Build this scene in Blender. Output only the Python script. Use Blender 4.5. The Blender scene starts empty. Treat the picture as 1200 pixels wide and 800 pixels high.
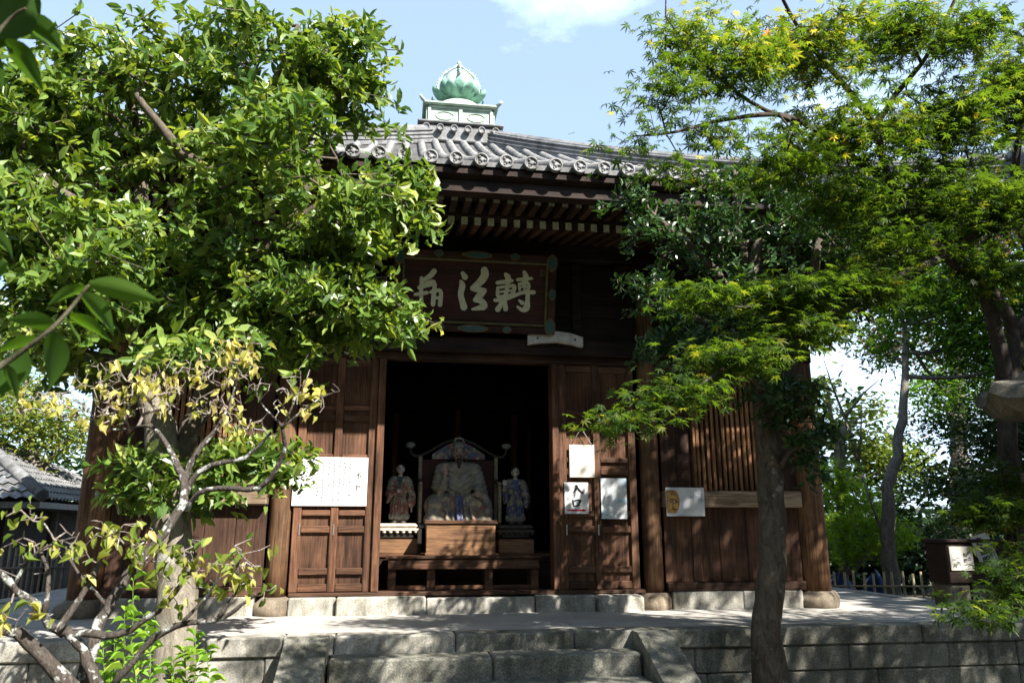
import bpy, math, random
import numpy as np
from mathutils import Vector, Matrix
R = math.radians
rng = np.random.default_rng(7)
random.seed(7)
S = bpy.context.scene
COL = S.collection
# ------------------------------------------------------------------ camera
YAW, PIT, CZ, FOC = R(8.5), R(13.8), 1.6, 900.0
cd = bpy.data.cameras.new('camera'); cam = bpy.data.objects.new('camera', cd); COL.objects.link(cam)
cd.sensor_width = 36; cd.lens = 27.0; cd.clip_start = .05; cd.clip_end = 2000
cd.dof.use_dof = True; cd.dof.focus_distance = 8.6; cd.dof.aperture_fstop = 6.3
cam.location = (0, 0, CZ); cam.rotation_euler = (R(90) + PIT, 0, -YAW)
S.camera = cam
# ------------------------------------------------------------------ light
SUN_EL, SUN_AZ = R(43.8), R(35)          # azimuth from -Y towards +X
sd = bpy.data.lights.new('sun', 'SUN'); so = bpy.data.objects.new('sun', sd); COL.objects.link(so)
sd.energy = 5.0; sd.angle = R(.53); sd.color = (1, .95, .86)
tos = Vector((math.sin(SUN_AZ) * math.cos(SUN_EL), -math.cos(SUN_AZ) * math.cos(SUN_EL), math.sin(SUN_EL)))
so.rotation_euler = tos.to_track_quat('Z', 'Y').to_euler(); so.location = (6, -8, 14)
W = bpy.data.worlds.new('World'); S.world = W; W.use_nodes = True
nt = W.node_tree; nt.nodes.clear()
wo = nt.nodes.new('ShaderNodeOutputWorld'); bg = nt.nodes.new('ShaderNodeBackground'); bg.inputs[1].default_value = .068
sk = nt.nodes.new('ShaderNodeTexSky'); sk.sky_type = 'NISHITA'; sk.sun_disc = False
sk.sun_elevation = SUN_EL; sk.sun_rotation = math.pi - SUN_AZ; sk.dust_density = .6; sk.air_density = 1.0; sk.ozone_density = 1.6
tc = nt.nodes.new('ShaderNodeTexCoord')
mp = nt.nodes.new('ShaderNodeMapping'); mp.inputs['Scale'].default_value = (2.2, 2.2, 4.5)
ns = nt.nodes.new('ShaderNodeTexNoise'); ns.inputs['Scale'].default_value = 1.6; ns.inputs['Detail'].default_value = 8; ns.inputs['Roughness'].default_value = .62
nt.links.new(tc.outputs['Generated'], mp.inputs[0]); nt.links.new(mp.outputs[0], ns.inputs['Vector'])
cr = nt.nodes.new('ShaderNodeValToRGB'); cr.color_ramp.elements[0].position = .5; cr.color_ramp.elements[1].position = .74
nt.links.new(ns.outputs['Fac'], cr.inputs[0])
# one cumulus bank in a fixed direction of the sky
def cloud_bank(px, py, size):
    d = Vector((math.sin(YAW) * math.cos(PIT), math.cos(YAW) * math.cos(PIT), math.sin(PIT)))
    rt = Vector((math.cos(YAW), -math.sin(YAW), 0)); up = rt.cross(d)
    v = (d + rt * (px - 600) / FOC + up * (400 - py) / FOC).normalized()
    vm = nt.nodes.new('ShaderNodeVectorMath'); vm.operation = 'DISTANCE'; vm.inputs[1].default_value = v
    nt.links.new(tc.outputs['Generated'], vm.inputs[0])
    mr = nt.nodes.new('ShaderNodeMapRange'); mr.inputs[1].default_value = size; mr.inputs[2].default_value = 0; mr.inputs[3].default_value = 0; mr.inputs[4].default_value = .55
    nt.links.new(vm.outputs['Value'], mr.inputs[0]); return mr
ad = nt.nodes.new('ShaderNodeMath'); ad.operation = 'MULTIPLY'
c1 = cloud_bank(650, -70, .175); c2 = cloud_bank(1010, 420, .42)
mx = nt.nodes.new('ShaderNodeMath'); mx.operation = 'MAXIMUM'
nt.links.new(c1.outputs[0], mx.inputs[0]); nt.links.new(c2.outputs[0], mx.inputs[1])
ad2 = nt.nodes.new('ShaderNodeMath'); ad2.operation = 'ADD'
nt.links.new(ns.outputs['Fac'], ad2.inputs[0]); nt.links.new(mx.outputs[0], ad2.inputs[1])
cr.color_ramp.elements[0].position = .72; cr.color_ramp.elements[1].position = 1.0
nt.links.new(ad2.outputs[0], cr.inputs[0])
mix = nt.nodes.new('ShaderNodeMix'); mix.data_type = 'RGBA'; mix.inputs[7].default_value = (6.4, 8.3, 10.2, 1)
vl = nt.nodes.new('ShaderNodeMapRange'); vl.inputs[3].default_value = .30; vl.inputs[4].default_value = 1.0; nt.links.new(cr.outputs[0], vl.inputs[0]); nt.links.new(vl.outputs[0], mix.inputs[0]); nt.links.new(sk.outputs[0], mix.inputs[6]); nt.links.new(mix.outputs[2], bg.inputs[0]); nt.links.new(bg.outputs[0], wo.inputs[0])
vs = S.view_settings; vs.view_transform = 'Standard'; vs.look = 'None'; vs.gamma = 1; vs.use_curve_mapping = False
vs.exposure = 1.7
S.cycles.use_denoising = True
S.cycles.max_bounces = 8; S.cycles.transparent_max_bounces = 6

# ------------------------------------------------------------------ helpers
_fw = np.array([math.sin(YAW) * math.cos(PIT), math.cos(YAW) * math.cos(PIT), math.sin(PIT)])
_rt = np.array([math.cos(YAW), -math.sin(YAW), 0]); _up = np.cross(_rt, _fw)
def at(px, py, Y):
    """a spot of the photograph at Y metres in front of the camera, as a point in the place"""
    d = _fw + _rt * (px - 600) / FOC + _up * (400 - py) / FOC
    return np.array([0, 0, CZ]) + d * (Y / d[1])

class MB:
    def __init__(s): s.v = []; s.f = []; s.m = []; s.mi = 0; s.sm = []; s.smooth = False
    def face(s, idx): s.f.append(tuple(idx)); s.m.append(s.mi); s.sm.append(s.smooth)
    def box(s, x0, x1, y0, y1, z0, z1, M=None, b=0.0):
        n = len(s.v)
        if b > 0:                       # chamfered box
            b = min(b, (x1 - x0) * .45, (y1 - y0) * .45, (z1 - z0) * .45)
            P = {}
            X = (x0, x1); Y = (y0, y1); Z = (z0, z1)
            for i in (0, 1):
                for j in (0, 1):
                    for k in (0, 1):
                        sx, sy, sz = (b if i == 0 else -b), (b if j == 0 else -b), (b if k == 0 else -b)
                        P[i, j, k, 0] = len(s.v); s.v.append((X[i], Y[j] + sy, Z[k] + sz))
                        P[i, j, k, 1] = len(s.v); s.v.append((X[i] + sx, Y[j], Z[k] + sz))
                        P[i, j, k, 2] = len(s.v); s.v.append((X[i] + sx, Y[j] + sy, Z[k]))
            def q(a): s.face(a)
            q([P[0,0,0,0],P[0,0,1,0],P[0,1,1,0],P[0,1,0,0]]); q([P[1,0,0,0],P[1,1,0,0],P[1,1,1,0],P[1,0,1,0]])
            q([P[0,0,0,1],P[1,0,0,1],P[1,0,1,1],P[0,0,1,1]]); q([P[0,1,0,1],P[0,1,1,1],P[1,1,1,1],P[1,1,0,1]])
            q([P[0,0,0,2],P[0,1,0,2],P[1,1,0,2],P[1,0,0,2]]); q([P[0,0,1,2],P[1,0,1,2],P[1,1,1,2],P[0,1,1,2]])
            for i in (0, 1):
                for j in (0, 1):
                    a = [P[i,j,0,0],P[i,j,0,1],P[i,j,1,1],P[i,j,1,0]]; q(a if i == j else a[::-1])
                for k in (0, 1):
                    a = [P[i,0,k,0],P[i,1,k,0],P[i,1,k,2],P[i,0,k,2]]; q(a if i == k else a[::-1])
            for j in (0, 1):
                for k in (0, 1):
                    a = [P[0,j,k,1],P[0,j,k,2],P[1,j,k,2],P[1,j,k,1]]; q(a if j == k else a[::-1])
            for i in (0, 1):
                for j in (0, 1):
                    for k in (0, 1):
                        a = [P[i,j,k,0],P[i,j,k,2],P[i,j,k,1]]; q(a if (i+j+k) % 2 == 0 else a[::-1])
        else:
            for z in (z0, z1):
                for x, y in ((x0, y0), (x1, y0), (x1, y1), (x0, y1)): s.v.append((x, y, z))
            for q in ((3,2,1,0),(4,5,6,7),(0,1,5,4),(1,2,6,5),(2,3,7,6),(3,0,4,7)): s.face([n+i for i in q])
        if M is not None:
            for i in range(n, len(s.v)): s.v[i] = tuple(M @ Vector(s.v[i]))
        return s
    def tube(s, pts, rad, k=8, cap=True, flat=1.0, jit=0.0):
        pts = [Vector(p) for p in pts]; n0 = len(s.v); old = s.smooth; s.smooth = True
        if not hasattr(rad, '__len__'): rad = [rad] * len(pts)
        t = (pts[1] - pts[0]).normalized(); u = t.orthogonal().normalized()
        for i, p in enumerate(pts):
            if i == 0: t2 = pts[1] - pts[0]
            elif i == len(pts) - 1: t2 = pts[-1] - pts[-2]
            else: t2 = pts[i+1] - pts[i-1]
            t2 = t2.normalized() if t2.length > 1e-9 else t
            u = u - t2 * u.dot(t2); u = u.normalized() if u.length > 1e-6 else t2.orthogonal().normalized(); w = t2.cross(u); t = t2
            for j in range(k):
                a = 2 * math.pi * j / k; r = rad[i] * (1 + (random.uniform(-jit, jit) if jit else 0))
                s.v.append(tuple(p + u * math.cos(a) * r + w * math.sin(a) * r * flat))
        for i in range(len(pts) - 1):
            for j in range(k):
                a = n0 + i*k + j; b = n0 + i*k + (j+1) % k
                s.face([a, b, b + k, a + k])
        s.smooth = False
        if cap:
            s.face([n0 + j for j in range(k)][::-1]); s.face([n0 + (len(pts)-1)*k + j for j in range(k)])
        s.smooth = old; return s
    def lathe(s, prof, c=(0, 0, 0), k=24, axis='Z', cap=True, squash=1.0):
        n0 = len(s.v); old = s.smooth; s.smooth = True
        for r, h in prof:
            for j in range(k):
                a = 2*math.pi*j/k; x, y = r*math.cos(a), r*math.sin(a)*squash
                p = (x, y, h) if axis == 'Z' else ((x, -h, y) if axis == 'Y' else (h, x, y))
                s.v.append((p[0]+c[0], p[1]+c[1], p[2]+c[2]))
        for i in range(len(prof)-1):
            for j in range(k):
                a = n0+i*k+j; b = n0+i*k+(j+1) % k; s.face([a, b, b+k, a+k])
        if cap:
            s.smooth = False
            s.face([n0+j for j in range(k)][::-1]); s.face([n0+(len(prof)-1)*k+j for j in range(k)])
        s.smooth = old; return s
    def prism(s, poly, d0, d1, M=None):
        """polygon in X,Z extruded along Y from d0 to d1"""
        n0 = len(s.v); k = len(poly)
        for d in (d0, d1):
            for x, z in poly: s.v.append((x, d, z))
        s.face([n0+i for i in range(k)]); s.face([n0+k+i for i in range(k)][::-1])
        for i in range(k):
            j = (i+1) % k; s.face([n0+i, n0+k+i, n0+k+j, n0+j])
        if M is not None:
            for i in range(n0, len(s.v)): s.v[i] = tuple(M @ Vector(s.v[i]))
        return s
    def grid(s, pts, nu, nv):
        n0 = len(s.v); s.v += [tuple(p) for p in pts]
        for i in range(nu-1):
            for j in range(nv-1):
                a = n0+i*nv+j; s.face([a, a+1, a+nv+1, a+nv])
        return s

ROOTLOC = {}
def link_mesh(name, me, parent=None):
    o = bpy.data.objects.new(name, me); COL.objects.link(o)
    if parent is not None: o.parent = parent; ROOTLOC[o.name] = ROOTLOC.get(parent.name, Vector())
    return o
def obj(name, mb, mats, parent=None, label=None):
    off = ROOTLOC.get(parent.name, Vector()) if parent is not None else Vector()
    me = bpy.data.meshes.new(name)
    me.from_pydata([(v[0]-off[0], v[1]-off[1], v[2]-off[2]) for v in mb.v], [], mb.f)
    for m in (mats if isinstance(mats, (list, tuple)) else [mats]): me.materials.append(m)
    me.polygons.foreach_set('material_index', mb.m); me.polygons.foreach_set('use_smooth', mb.sm); me.update()
    o = link_mesh(name, me, parent)
    if label: o['label'] = label
    return o
def thing(name, label, cat, loc=(0, 0, 0), group=None):
    o = bpy.data.objects.new(name, None); COL.objects.link(o); o.location = loc; ROOTLOC[o.name] = Vector(loc)
    o.empty_display_size = .2
    return tag(o, label, cat, group)
def tag(o, label, cat, group=None, kind=None):
    o['label'] = label; o['category'] = cat
    if group: o['group'] = group
    if kind: o['kind'] = kind
    return o
def struct(o): o['kind'] = 'structure'; return o

def text_mesh(txt, size, width=.0):
    c = bpy.data.curves.new('lettering', 'FONT'); c.body = txt; c.size = size; c.align_x = 'CENTER'; c.align_y = 'CENTER'; c.offset = width; c.resolution_u = 3
    o = bpy.data.objects.new('lettering', c); COL.objects.link(o); bpy.context.view_layer.update()
    dg = bpy.context.evaluated_depsgraph_get(); me = bpy.data.meshes.new_from_object(o.evaluated_get(dg))
    vv = [tuple(v.co) for v in me.vertices]; ff = [tuple(p.vertices) for p in me.polygons]
    bpy.data.objects.remove(o); bpy.data.curves.remove(c); bpy.data.meshes.remove(me)
    return vv, ff
def put_text(mb, txt, x, y, z, size, width=0, shear=0, sx=1):
    """upright lettering facing -Y, centred on x, z"""
    vv, ff = text_mesh(txt, size, width); n = len(mb.v)
    for a, b, _ in vv: mb.v.append((x + (a + b*shear)*sx, y, z + b))
    for f in ff: mb.face([n+i for i in f])
def brush(mb, pts, y, th=.004, k=10):
    """a brush stroke on a board facing -Y: pts are x, z, half width"""
    P = np.array(pts, float); n = len(P); m = (n-1)*5+1
    tt = np.linspace(0, n-1, m); i = np.clip(tt.astype(int), 0, n-2); u = (tt-i)[:, None]
    p0 = P[np.clip(i-1, 0, n-1)]; p1 = P[i]; p2 = P[i+1]; p3 = P[np.clip(i+2, 0, n-1)]
    C = .5*((2*p1)+(-p0+p2)*u+(2*p0-5*p1+4*p2-p3)*u**2+(-p0+3*p1-3*p2+p3)*u**3)
    d = np.gradient(C[:, :2], axis=0); d /= np.linalg.norm(d, axis=1)[:, None]+1e-9; nn = np.stack([-d[:, 1], d[:, 0]], 1)
    w = np.maximum(C[:, 2], .001)[:, None]
    Lp = C[:, :2]+nn*w; Rp = C[:, :2]-nn*w
    def cap(c, dd, r, sgn):
        a0 = math.atan2(dd[1], dd[0])
        return [(c[0]+r*math.cos(a0+t), c[1]+r*math.sin(a0+t)) for t in np.linspace(sgn*math.pi/2, -sgn*math.pi/2, 5)[1:-1]]
    n0 = len(mb.v)
    for a, b in zip(Lp, Rp): mb.v.append((a[0], y, a[1])); mb.v.append((b[0], y, b[1]))
    for q in range(m-1): mb.face([n0+2*q, n0+2*q+1, n0+2*q+3, n0+2*q+2])
    for c, dd, r, base in ((C[-1], d[-1], w[-1, 0], 2*(m-1)), (C[0], -d[0], w[0, 0], 0)):
        e = cap(c, dd, r, 1); ids = []
        for x, z in e: ids.append(len(mb.v)); mb.v.append((x, y, z))
        a, b = (n0+base, n0+base+1) if base else (n0+1, n0)
        mb.face([a]+ids+[b])

# ------------------------------------------------------------------ materials
def N(t, typ, **kw):
    n = t.nodes.new(typ)
    for k, v in kw.items():
        if k.startswith('_'): setattr(n, k[1:], v)
        else: n.inputs[k].default_value = v
    return n
def ramp(t, src, stops):
    r = t.nodes.new('ShaderNodeValToRGB'); e = r.color_ramp.elements
    e[0].position, e[0].color = stops[0][0], (*stops[0][1], 1); e[1].position, e[1].color = stops[-1][0], (*stops[-1][1], 1)
    for p, c in stops[1:-1]: x = e.new(p); x.color = (*c, 1)
    t.links.new(src, r.inputs[0]); return r.outputs[0]
def new_mat(name):
    m = bpy.data.materials.new(name); m.use_nodes = True; t = m.node_tree; b = t.nodes['Principled BSDF']; return m, t, b
def noise(t, scale, vec=None, detail=6, rough=.6, dist=0):
    n = N(t, 'ShaderNodeTexNoise', Scale=scale, Detail=detail, Roughness=rough, Distortion=dist)
    if vec is not None: t.links.new(vec, n.inputs['Vector'])
    return n.outputs['Fac']
def objco(t, scale=(1, 1, 1), loc=(0, 0, 0)):
    c = t.nodes.new('ShaderNodeTexCoord'); m = t.nodes.new('ShaderNodeMapping'); m.inputs['Scale'].default_value = scale; m.inputs['Location'].default_value = loc
    t.links.new(c.outputs['Object'], m.inputs[0]); return m.outputs[0]
def mixc(t, fac, a, b, mode='MIX'):
    m = t.nodes.new('ShaderNodeMix'); m.data_type = 'RGBA'; m.blend_type = mode
    for i, s in ((0, fac), (6, a), (7, b)):
        if isinstance(s, (float, int)): m.inputs[i].default_value = s
        elif isinstance(s, tuple): m.inputs[i].default_value = (*s, 1)
        else: t.links.new(s, m.inputs[i])
    return m.outputs[2]
def bump(t, b, h, strength=.4, dist=.01):
    n = N(t, 'ShaderNodeBump', Strength=strength, Distance=dist); t.links.new(h, n.inputs['Height']); t.links.new(n.outputs[0], b.inputs['Normal'])
def wood(name, dark, light, axis='Z', rough=.75, grey=None):
    m, t, b = new_mat(name)
    sc = {'Z': (22, 22, 1.1), 'X': (1.1, 22, 22), 'Y': (22, 1.1, 22)}[axis]
    g = noise(t, 2.2, objco(t, sc), 9, .65, .6); l = noise(t, 1.3, objco(t, (1, 1, 1)), 5, .6)
    c = ramp(t, g, [(.3, dark), (.52, tuple((a+c_)/2 for a, c_ in zip(dark, light))), (.72, light)])
    w = ramp(t, l, [(.42, (0, 0, 0)), (.7, (1, 1, 1))])
    c = mixc(t, w, c, grey or tuple(min(1, x*1.35+.008) for x in light))
    c2 = mixc(t, .6, c, ramp(t, g, [(.35, (.35, .33, .32)), (.6, (1, 1, 1))]), 'MULTIPLY')
    st = noise(t, 1.0, objco(t, {'Z': (7, 7, .9), 'X': (.9, 7, 7), 'Y': (7, .9, 7)}[axis], (4, 7, 1)), 7, .7, .4)
    c2 = mixc(t, .85, c2, ramp(t, st, [(.36, (.38, .35, .33)), (.52, (1, 1, 1)), (.70, (1.35, 1.3, 1.25))]), 'MULTIPLY')
    oi = t.nodes.new('ShaderNodeObjectInfo'); c2 = mixc(t, 1.0, c2, ramp(t, oi.outputs['Random'], [(0, (.68, .66, .64)), (.5, (1, 1, 1)), (1, (1.28, 1.22, 1.18))]), 'MULTIPLY')
    t.links.new(c2, b.inputs['Base Color']); b.inputs['Roughness'].default_value = rough
    b.inputs['Specular IOR Level'].default_value = .25
    bump(t, b, g, .5, .008); return m
def stone(name, c0, c1, speck=.5, stain=(.09, .085, .075), scale=1, rough=.85):
    m, t, b = new_mat(name)
    s = noise(t, 95*scale, objco(t), 3, .7); l = noise(t, 2.4, objco(t), 7, .65); mm = noise(t, 9, objco(t, loc=(3, 1, 2)), 6, .6)
    c = ramp(t, s, [(.32, tuple(x*(1-speck) for x in c0)), (.5, c0), (.68, c1)])
    c = mixc(t, ramp(t, l, [(.46, (0, 0, 0)), (.72, (.8, .8, .8))]), c, stain)
    c = mixc(t, .55, c, ramp(t, mm, [(.3, (.42, .41, .37)), (.65, (1, 1, 1))]), 'MULTIPLY')
    sk_ = noise(t, 1.6, objco(t, (3.2, 3.2, .7), (8, 3, 5)), 8, .7, .5)
    c = mixc(t, .8, c, ramp(t, sk_, [(.36, (.42, .42, .36)), (.55, (1, 1, 1))]), 'MULTIPLY')
    t.links.new(c, b.inputs['Base Color']); b.inputs['Roughness'].default_value = rough; b.inputs['Specular IOR Level'].default_value = .3
    bump(t, b, mm, .35, .012); return m
def plain(name, c, rough=.6, metal=0, var=.25, scale=6, spec=.4):
    m, t, b = new_mat(name)
    f = noise(t, scale, objco(t), 5, .6)
    t.links.new(ramp(t, f, [(.3, tuple(x*(1-var) for x in c)), (.7, tuple(min(1, x*(1+var*.5)) for x in c))]), b.inputs['Base Color'])
    b.inputs['Roughness'].default_value = rough; b.inputs['Metallic'].default_value = metal; b.inputs['Specular IOR Level'].default_value = spec
    return m
def leafmat(name, stops, trans=.35, tcol=(1.25, 1.15, .45), rough=.38, spec=.5):
    m, t, b = new_mat(name)
    a = t.nodes.new('ShaderNodeAttribute'); a.attribute_name = 'tint'
    c = ramp(t, a.outputs['Fac'], stops)
    t.links.new(c, b.inputs['Base Color']); b.inputs['Roughness'].default_value = rough; b.inputs['Specular IOR Level'].default_value = spec
    tr = t.nodes.new('ShaderNodeBsdfTranslucent'); t.links.new(mixc(t, 1.0, c, tcol, 'MULTIPLY'), tr.inputs[0])
    mx = t.nodes.new('ShaderNodeMixShader'); mx.inputs[0].default_value = trans
    t.links.new(b.outputs[0], mx.inputs[1]); t.links.new(tr.outputs[0], mx.inputs[2])
    t.links.new(mx.outputs[0], t.nodes['Material Output'].inputs[0]); return m
def bark(name, c0, c1, lichen=None, amt=.55, sc=1.0):
    m, t, b = new_mat(name)
    g = noise(t, 9*sc, objco(t, (2.2, 2.2, .8)), 8, .7, .8); l = noise(t, 5.5*sc, objco(t, loc=(5, 2, 9)), 6, .65)
    c = ramp(t, g, [(.32, c0), (.68, c1)])
    if lichen: c = mixc(t, ramp(t, l, [(amt, (0, 0, 0)), (amt+.05, (1, 1, 1))]), c, lichen)
    t.links.new(c, b.inputs['Base Color']); b.inputs['Roughness'].default_value = .9; b.inputs['Specular IOR Level'].default_value = .15
    bump(t, b, g, .9, .02); return m

WD = dict(dark=(.026, .012, .007), light=(.082, .041, .024))
M_up = wood('shade_dark_wood', (.008, .004, .003), (.030, .015, .010), 'X'); M_upy = wood('shade_dark_wood_deep', (.008, .004, .003), (.030, .015, .010), 'Y')  # wood darkened to put the under-eave shade into its colour
M_wz = wood('aged_wood_upright', axis='Z', **WD); M_wx = wood('aged_wood_across', axis='X', **WD); M_wy = wood('aged_wood_deep', axis='Y', **WD)
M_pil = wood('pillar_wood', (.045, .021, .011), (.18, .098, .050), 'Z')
M_doorz = wood('door_wood_upright', (.034, .014, .008), (.125, .061, .033), 'Z'); M_doorx = wood('door_wood_across', (.036, .015, .009), (.135, .067, .037), 'X')
M_lat = wood('lattice_wood', (.11, .05, .025), (.32, .17, .085), 'Z')
M_sill = wood('sill_wood', (.12, .085, .055), (.34, .26, .18), 'X')
M_dark = wood('near_black_wood', (.008, .004, .003), (.028, .013, .009), 'X')  # one near-black wood for floor, ceiling, cabinet and backing boards
M_raft = wood('rafter_wood', (.02, .010, .006), (.075, .038, .022), 'Y')
M_white = plain('white_paint', (.62, .62, .52), .8, var=.35, scale=30)
M_endg = plain('weathered_end', (.36, .34, .31), .85, var=.4, scale=40)
M_tile = stone('roof_tile', (.19, .19, .20), (.33, .33, .335), .25, (.10, .10, .105), 1, .5)
M_pan = stone('pan_tile', (.11, .11, .115), (.20, .20, .205), .25, (.06, .06, .065), 1, .55)
M_tile2 = stone('cover_tile', (.26, .26, .27), (.42, .42, .42), .25, (.12, .12, .125), 1, .5)
M_tiled = plain('tile_underside', (.06, .06, .065), .8)
M_copper = plain('verdigris', (.19, .36, .28), .65, 0, .6, 9)
M_copl = plain('pale_verdigris', (.34, .43, .35), .65, 0, .35, 6)
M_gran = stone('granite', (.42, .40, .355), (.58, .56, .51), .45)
M_grand = stone('shade_dark_granite', (.23, .225, .19), (.40, .39, .34), .55, (.028, .03, .022))  # granite with moss stains, darkened further for shade on steps and right front
M_base = stone('rough_base_stone', (.24, .19, .14), (.34, .28, .22), .3)
M_lant = stone('lantern_stone', (.16, .14, .11), (.26, .23, .19), .4)
M_paper = plain('white_paper', (.64, .64, .645), .7, var=.04, scale=3)
M_board = plain('white_board', (.46, .44, .39), .7, var=.12, scale=5)
M_ink = plain('ink', (.02, .02, .022), .6); M_grey = plain('grey_print', (.16, .16, .18), .7); M_red = plain('red_print', (.45, .02, .03), .6)
M_blue = plain('pale_blue_print', (.52, .68, .80), .7, var=.1, scale=8)
M_steel = plain('steel', (.55, .53, .5), .35, .9)

# pavement of the podium: cement with fine cracks
def cement():
    m, t, b = new_mat('cracked_cement')
    co = objco(t)
    n1 = noise(t, 1.3, co, 7, .6); n2 = noise(t, 40, co, 4, .6)
    c = ramp(t, n1, [(.3, (.29, .275, .25)), (.7, (.42, .40, .37))])
    c = mixc(t, .3, c, ramp(t, n2, [(.3, (.5, .5, .5)), (.7, (1, 1, 1))]), 'MULTIPLY')
    w = N(t, 'ShaderNodeTexNoise', Scale=3.0, Detail=5); t.links.new(co, w.inputs['Vector'])
    vv = mixc(t, .12, co, w.outputs['Color'])
    v = N(t, 'ShaderNodeTexVoronoi', Scale=1.1, _feature='DISTANCE_TO_EDGE'); t.links.new(vv, v.inputs['Vector'])
    k = ramp(t, v.outputs['Distance'], [(.0, (1, 1, 1)), (.006, (0, 0, 0))])
    gate = ramp(t, noise(t, .9, objco(t, loc=(9, 4, 0)), 3), [(.52, (0, 0, 0)), (.56, (1, 1, 1))])
    c = mixc(t, mixc(t, 1.0, k, gate, 'MULTIPLY'), c, (.05, .045, .04))
    t.links.new(c, b.inputs['Base Color']); b.inputs['Roughness'].default_value = .9; bump(t, b, n2, .15, .004); return m
M_cem = cement()
def soil():
    m, t, b = new_mat('gravelly_earth')
    n1 = noise(t, .5, objco(t), 7, .6); n2 = noise(t, 60, objco(t), 5, .7)
    c = ramp(t, n1, [(.35, (.045, .05, .025)), (.65, (.11, .095, .07))]); c = mixc(t, .6, c, ramp(t, n2, [(.3, (.35, .33, .3)), (.7, (1.1, 1.05, 1))]), 'MULTIPLY')
    t.links.new(c, b.inputs['Base Color']); b.inputs['Roughness'].default_value = .95; bump(t, b, n2, .6, .02); return m
M_soil = soil()

# ------------------------------------------------------------------ ground
g = MB(); e = 400
g.grid([(x, y, 0) for x in np.linspace(-e, e, 9) for y in np.linspace(-e, e, 9)], 9, 9); g.f = [f[::-1] for f in g.f]
struct(obj('ground', g, M_soil))

# ================================================================== the podium
CX, CY = .87, 12.27
PX0, PX1, PY0, PY1, PZ = -4.75, 6.55, 6.65, 17.9, .78
podium = thing('stone_podium', 'low granite podium with cement top under the temple hall', 'podium', (CX, CY, 0))
p = MB()
nx, ny = 90, 90
pts = []
for i in range(nx):
    for j in range(ny):
        x = PX0+.24+(PX1-PX0-.48)*i/(nx-1); y = PY0+.24+(PY1-PY0-.48)*j/(ny-1)
        pts.append((x, y, PZ-.004+.012*math.sin(x*1.3+y*.7)*math.sin(y*1.1)*(0 if j < 3 else 1)))
p.grid(pts, nx, ny); p.f = [f[::-1] for f in p.f]
obj('paving', p, M_cem, podium)
def run_stones(a, b, lens):
    out = []; x = a; i = 0
    while x < b-.05:
        L = min(lens[i % len(lens)], b-x); out.append((x, x+L)); x += L; i += 1
    return out
front = run_stones(PX0, -.84, [1.25, 1.4, 1.3])+[(-.84, -.44), (-.44, .53), (.53, 1.52), (1.52, 2.2)]+run_stones(2.2, PX1, [.95, 1.55, 1.9, 1.2])
for (x0, x1) in front:
    s = MB(); d = random.uniform(-.008, .008)
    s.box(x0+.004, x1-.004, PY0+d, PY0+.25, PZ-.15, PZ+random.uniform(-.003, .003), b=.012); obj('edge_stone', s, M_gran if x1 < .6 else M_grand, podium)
for (x0, x1) in ((PX0, PX0+.25), (PX1-.25, PX1)):
    for (a, b_) in run_stones(PY0+.26, PY1, [1.4, 1.2, 1.6]):
        s = MB(); s.box(x0, x1, a+.004, b_-.004, PZ-.15, PZ, b=.012); obj('edge_stone', s, M_gran, podium)
def wallrun(horizontal, a, b, fixed, sgn):
    s = MB()
    z = [.0, .22, .42, PZ-.152]
    for r in range(3):
        x = a-random.uniform(0, .5)
        while x < b:
            L = random.uniform(.55, 1.05); x0, x1 = max(a, x), min(b, x+L); x += L
            if x1-x0 < .05: continue
            d = random.uniform(0, .012)
            if horizontal: s.box(x0+.003, x1-.003, fixed+.03-d, fixed+.3, z[r]+.003, z[r+1]-.003, b=.012)
            else: s.box(min(fixed, fixed+sgn*.3)+.03*(sgn > 0)-d*0, max(fixed, fixed+sgn*.3)-.03*(sgn < 0), x0+.003, x1-.003, z[r]+.003, z[r+1]-.003, b=.012)
    return s
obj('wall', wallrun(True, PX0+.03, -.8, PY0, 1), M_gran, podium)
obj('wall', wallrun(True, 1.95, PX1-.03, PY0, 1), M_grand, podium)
obj('wall', wallrun(False, PY0+.32, PY1, PX0, 1), M_gran, podium)
obj('wall', wallrun(False, PY0+.32, PY1, PX1, -1), M_gran, podium)

stairs = thing('stone_stairs', 'worn granite steps between two sloping cheek stones', 'stairs', (.75, 5.8, 0))
zz = [.645, .48, .315, .155]; yy = [6.33, 6.0, 5.67, 5.33]
cuts = [[(-.46, .80), (.80, 2.0)], [(-.46, .35), (.35, 1.3), (1.3, 2.0)], [(-.46, .9), (.9, 2.0)], [(-.46, .5), (.5, 2.0)]]
for z, y, cs in zip(zz, yy, cuts):
    s = MB()
    for x0, x1 in cs: s.box(x0+.004, x1-.004, y+random.uniform(-.01, .01), y+.34, 0, z+random.uniform(-.004, .004), b=.016)
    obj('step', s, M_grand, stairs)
for x0, x1 in ((-.80, -.475), (2.015, 2.30)):
    s = MB(); n = len(s.v)
    poly = [(5.0, 0), (6.645, 0), (6.645, .785), (6.5, .785), (5.0, .12)]
    for x in (x0, x1):
        for y, z in poly: s.v.append((x, y, z))
    k = len(poly); s.face(range(k)); s.face(list(range(k, 2*k))[::-1])
    for i in range(k): s.face([i, (i+1) % k, k+(i+1) % k, k+i][::-1])
    obj('cheek_stone', s, M_grand, stairs)

# ================================================================== the hall
hall = thing('temple_hall', 'dark weathered wooden temple hall with tiled pyramid roof and open doors', 'temple', (CX, CY, PZ))
X0, X1 = -2.98, 4.73            # corner pillar centres
YF = 8.45                       # centre line of the front pillars
YB = 16.1
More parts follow.
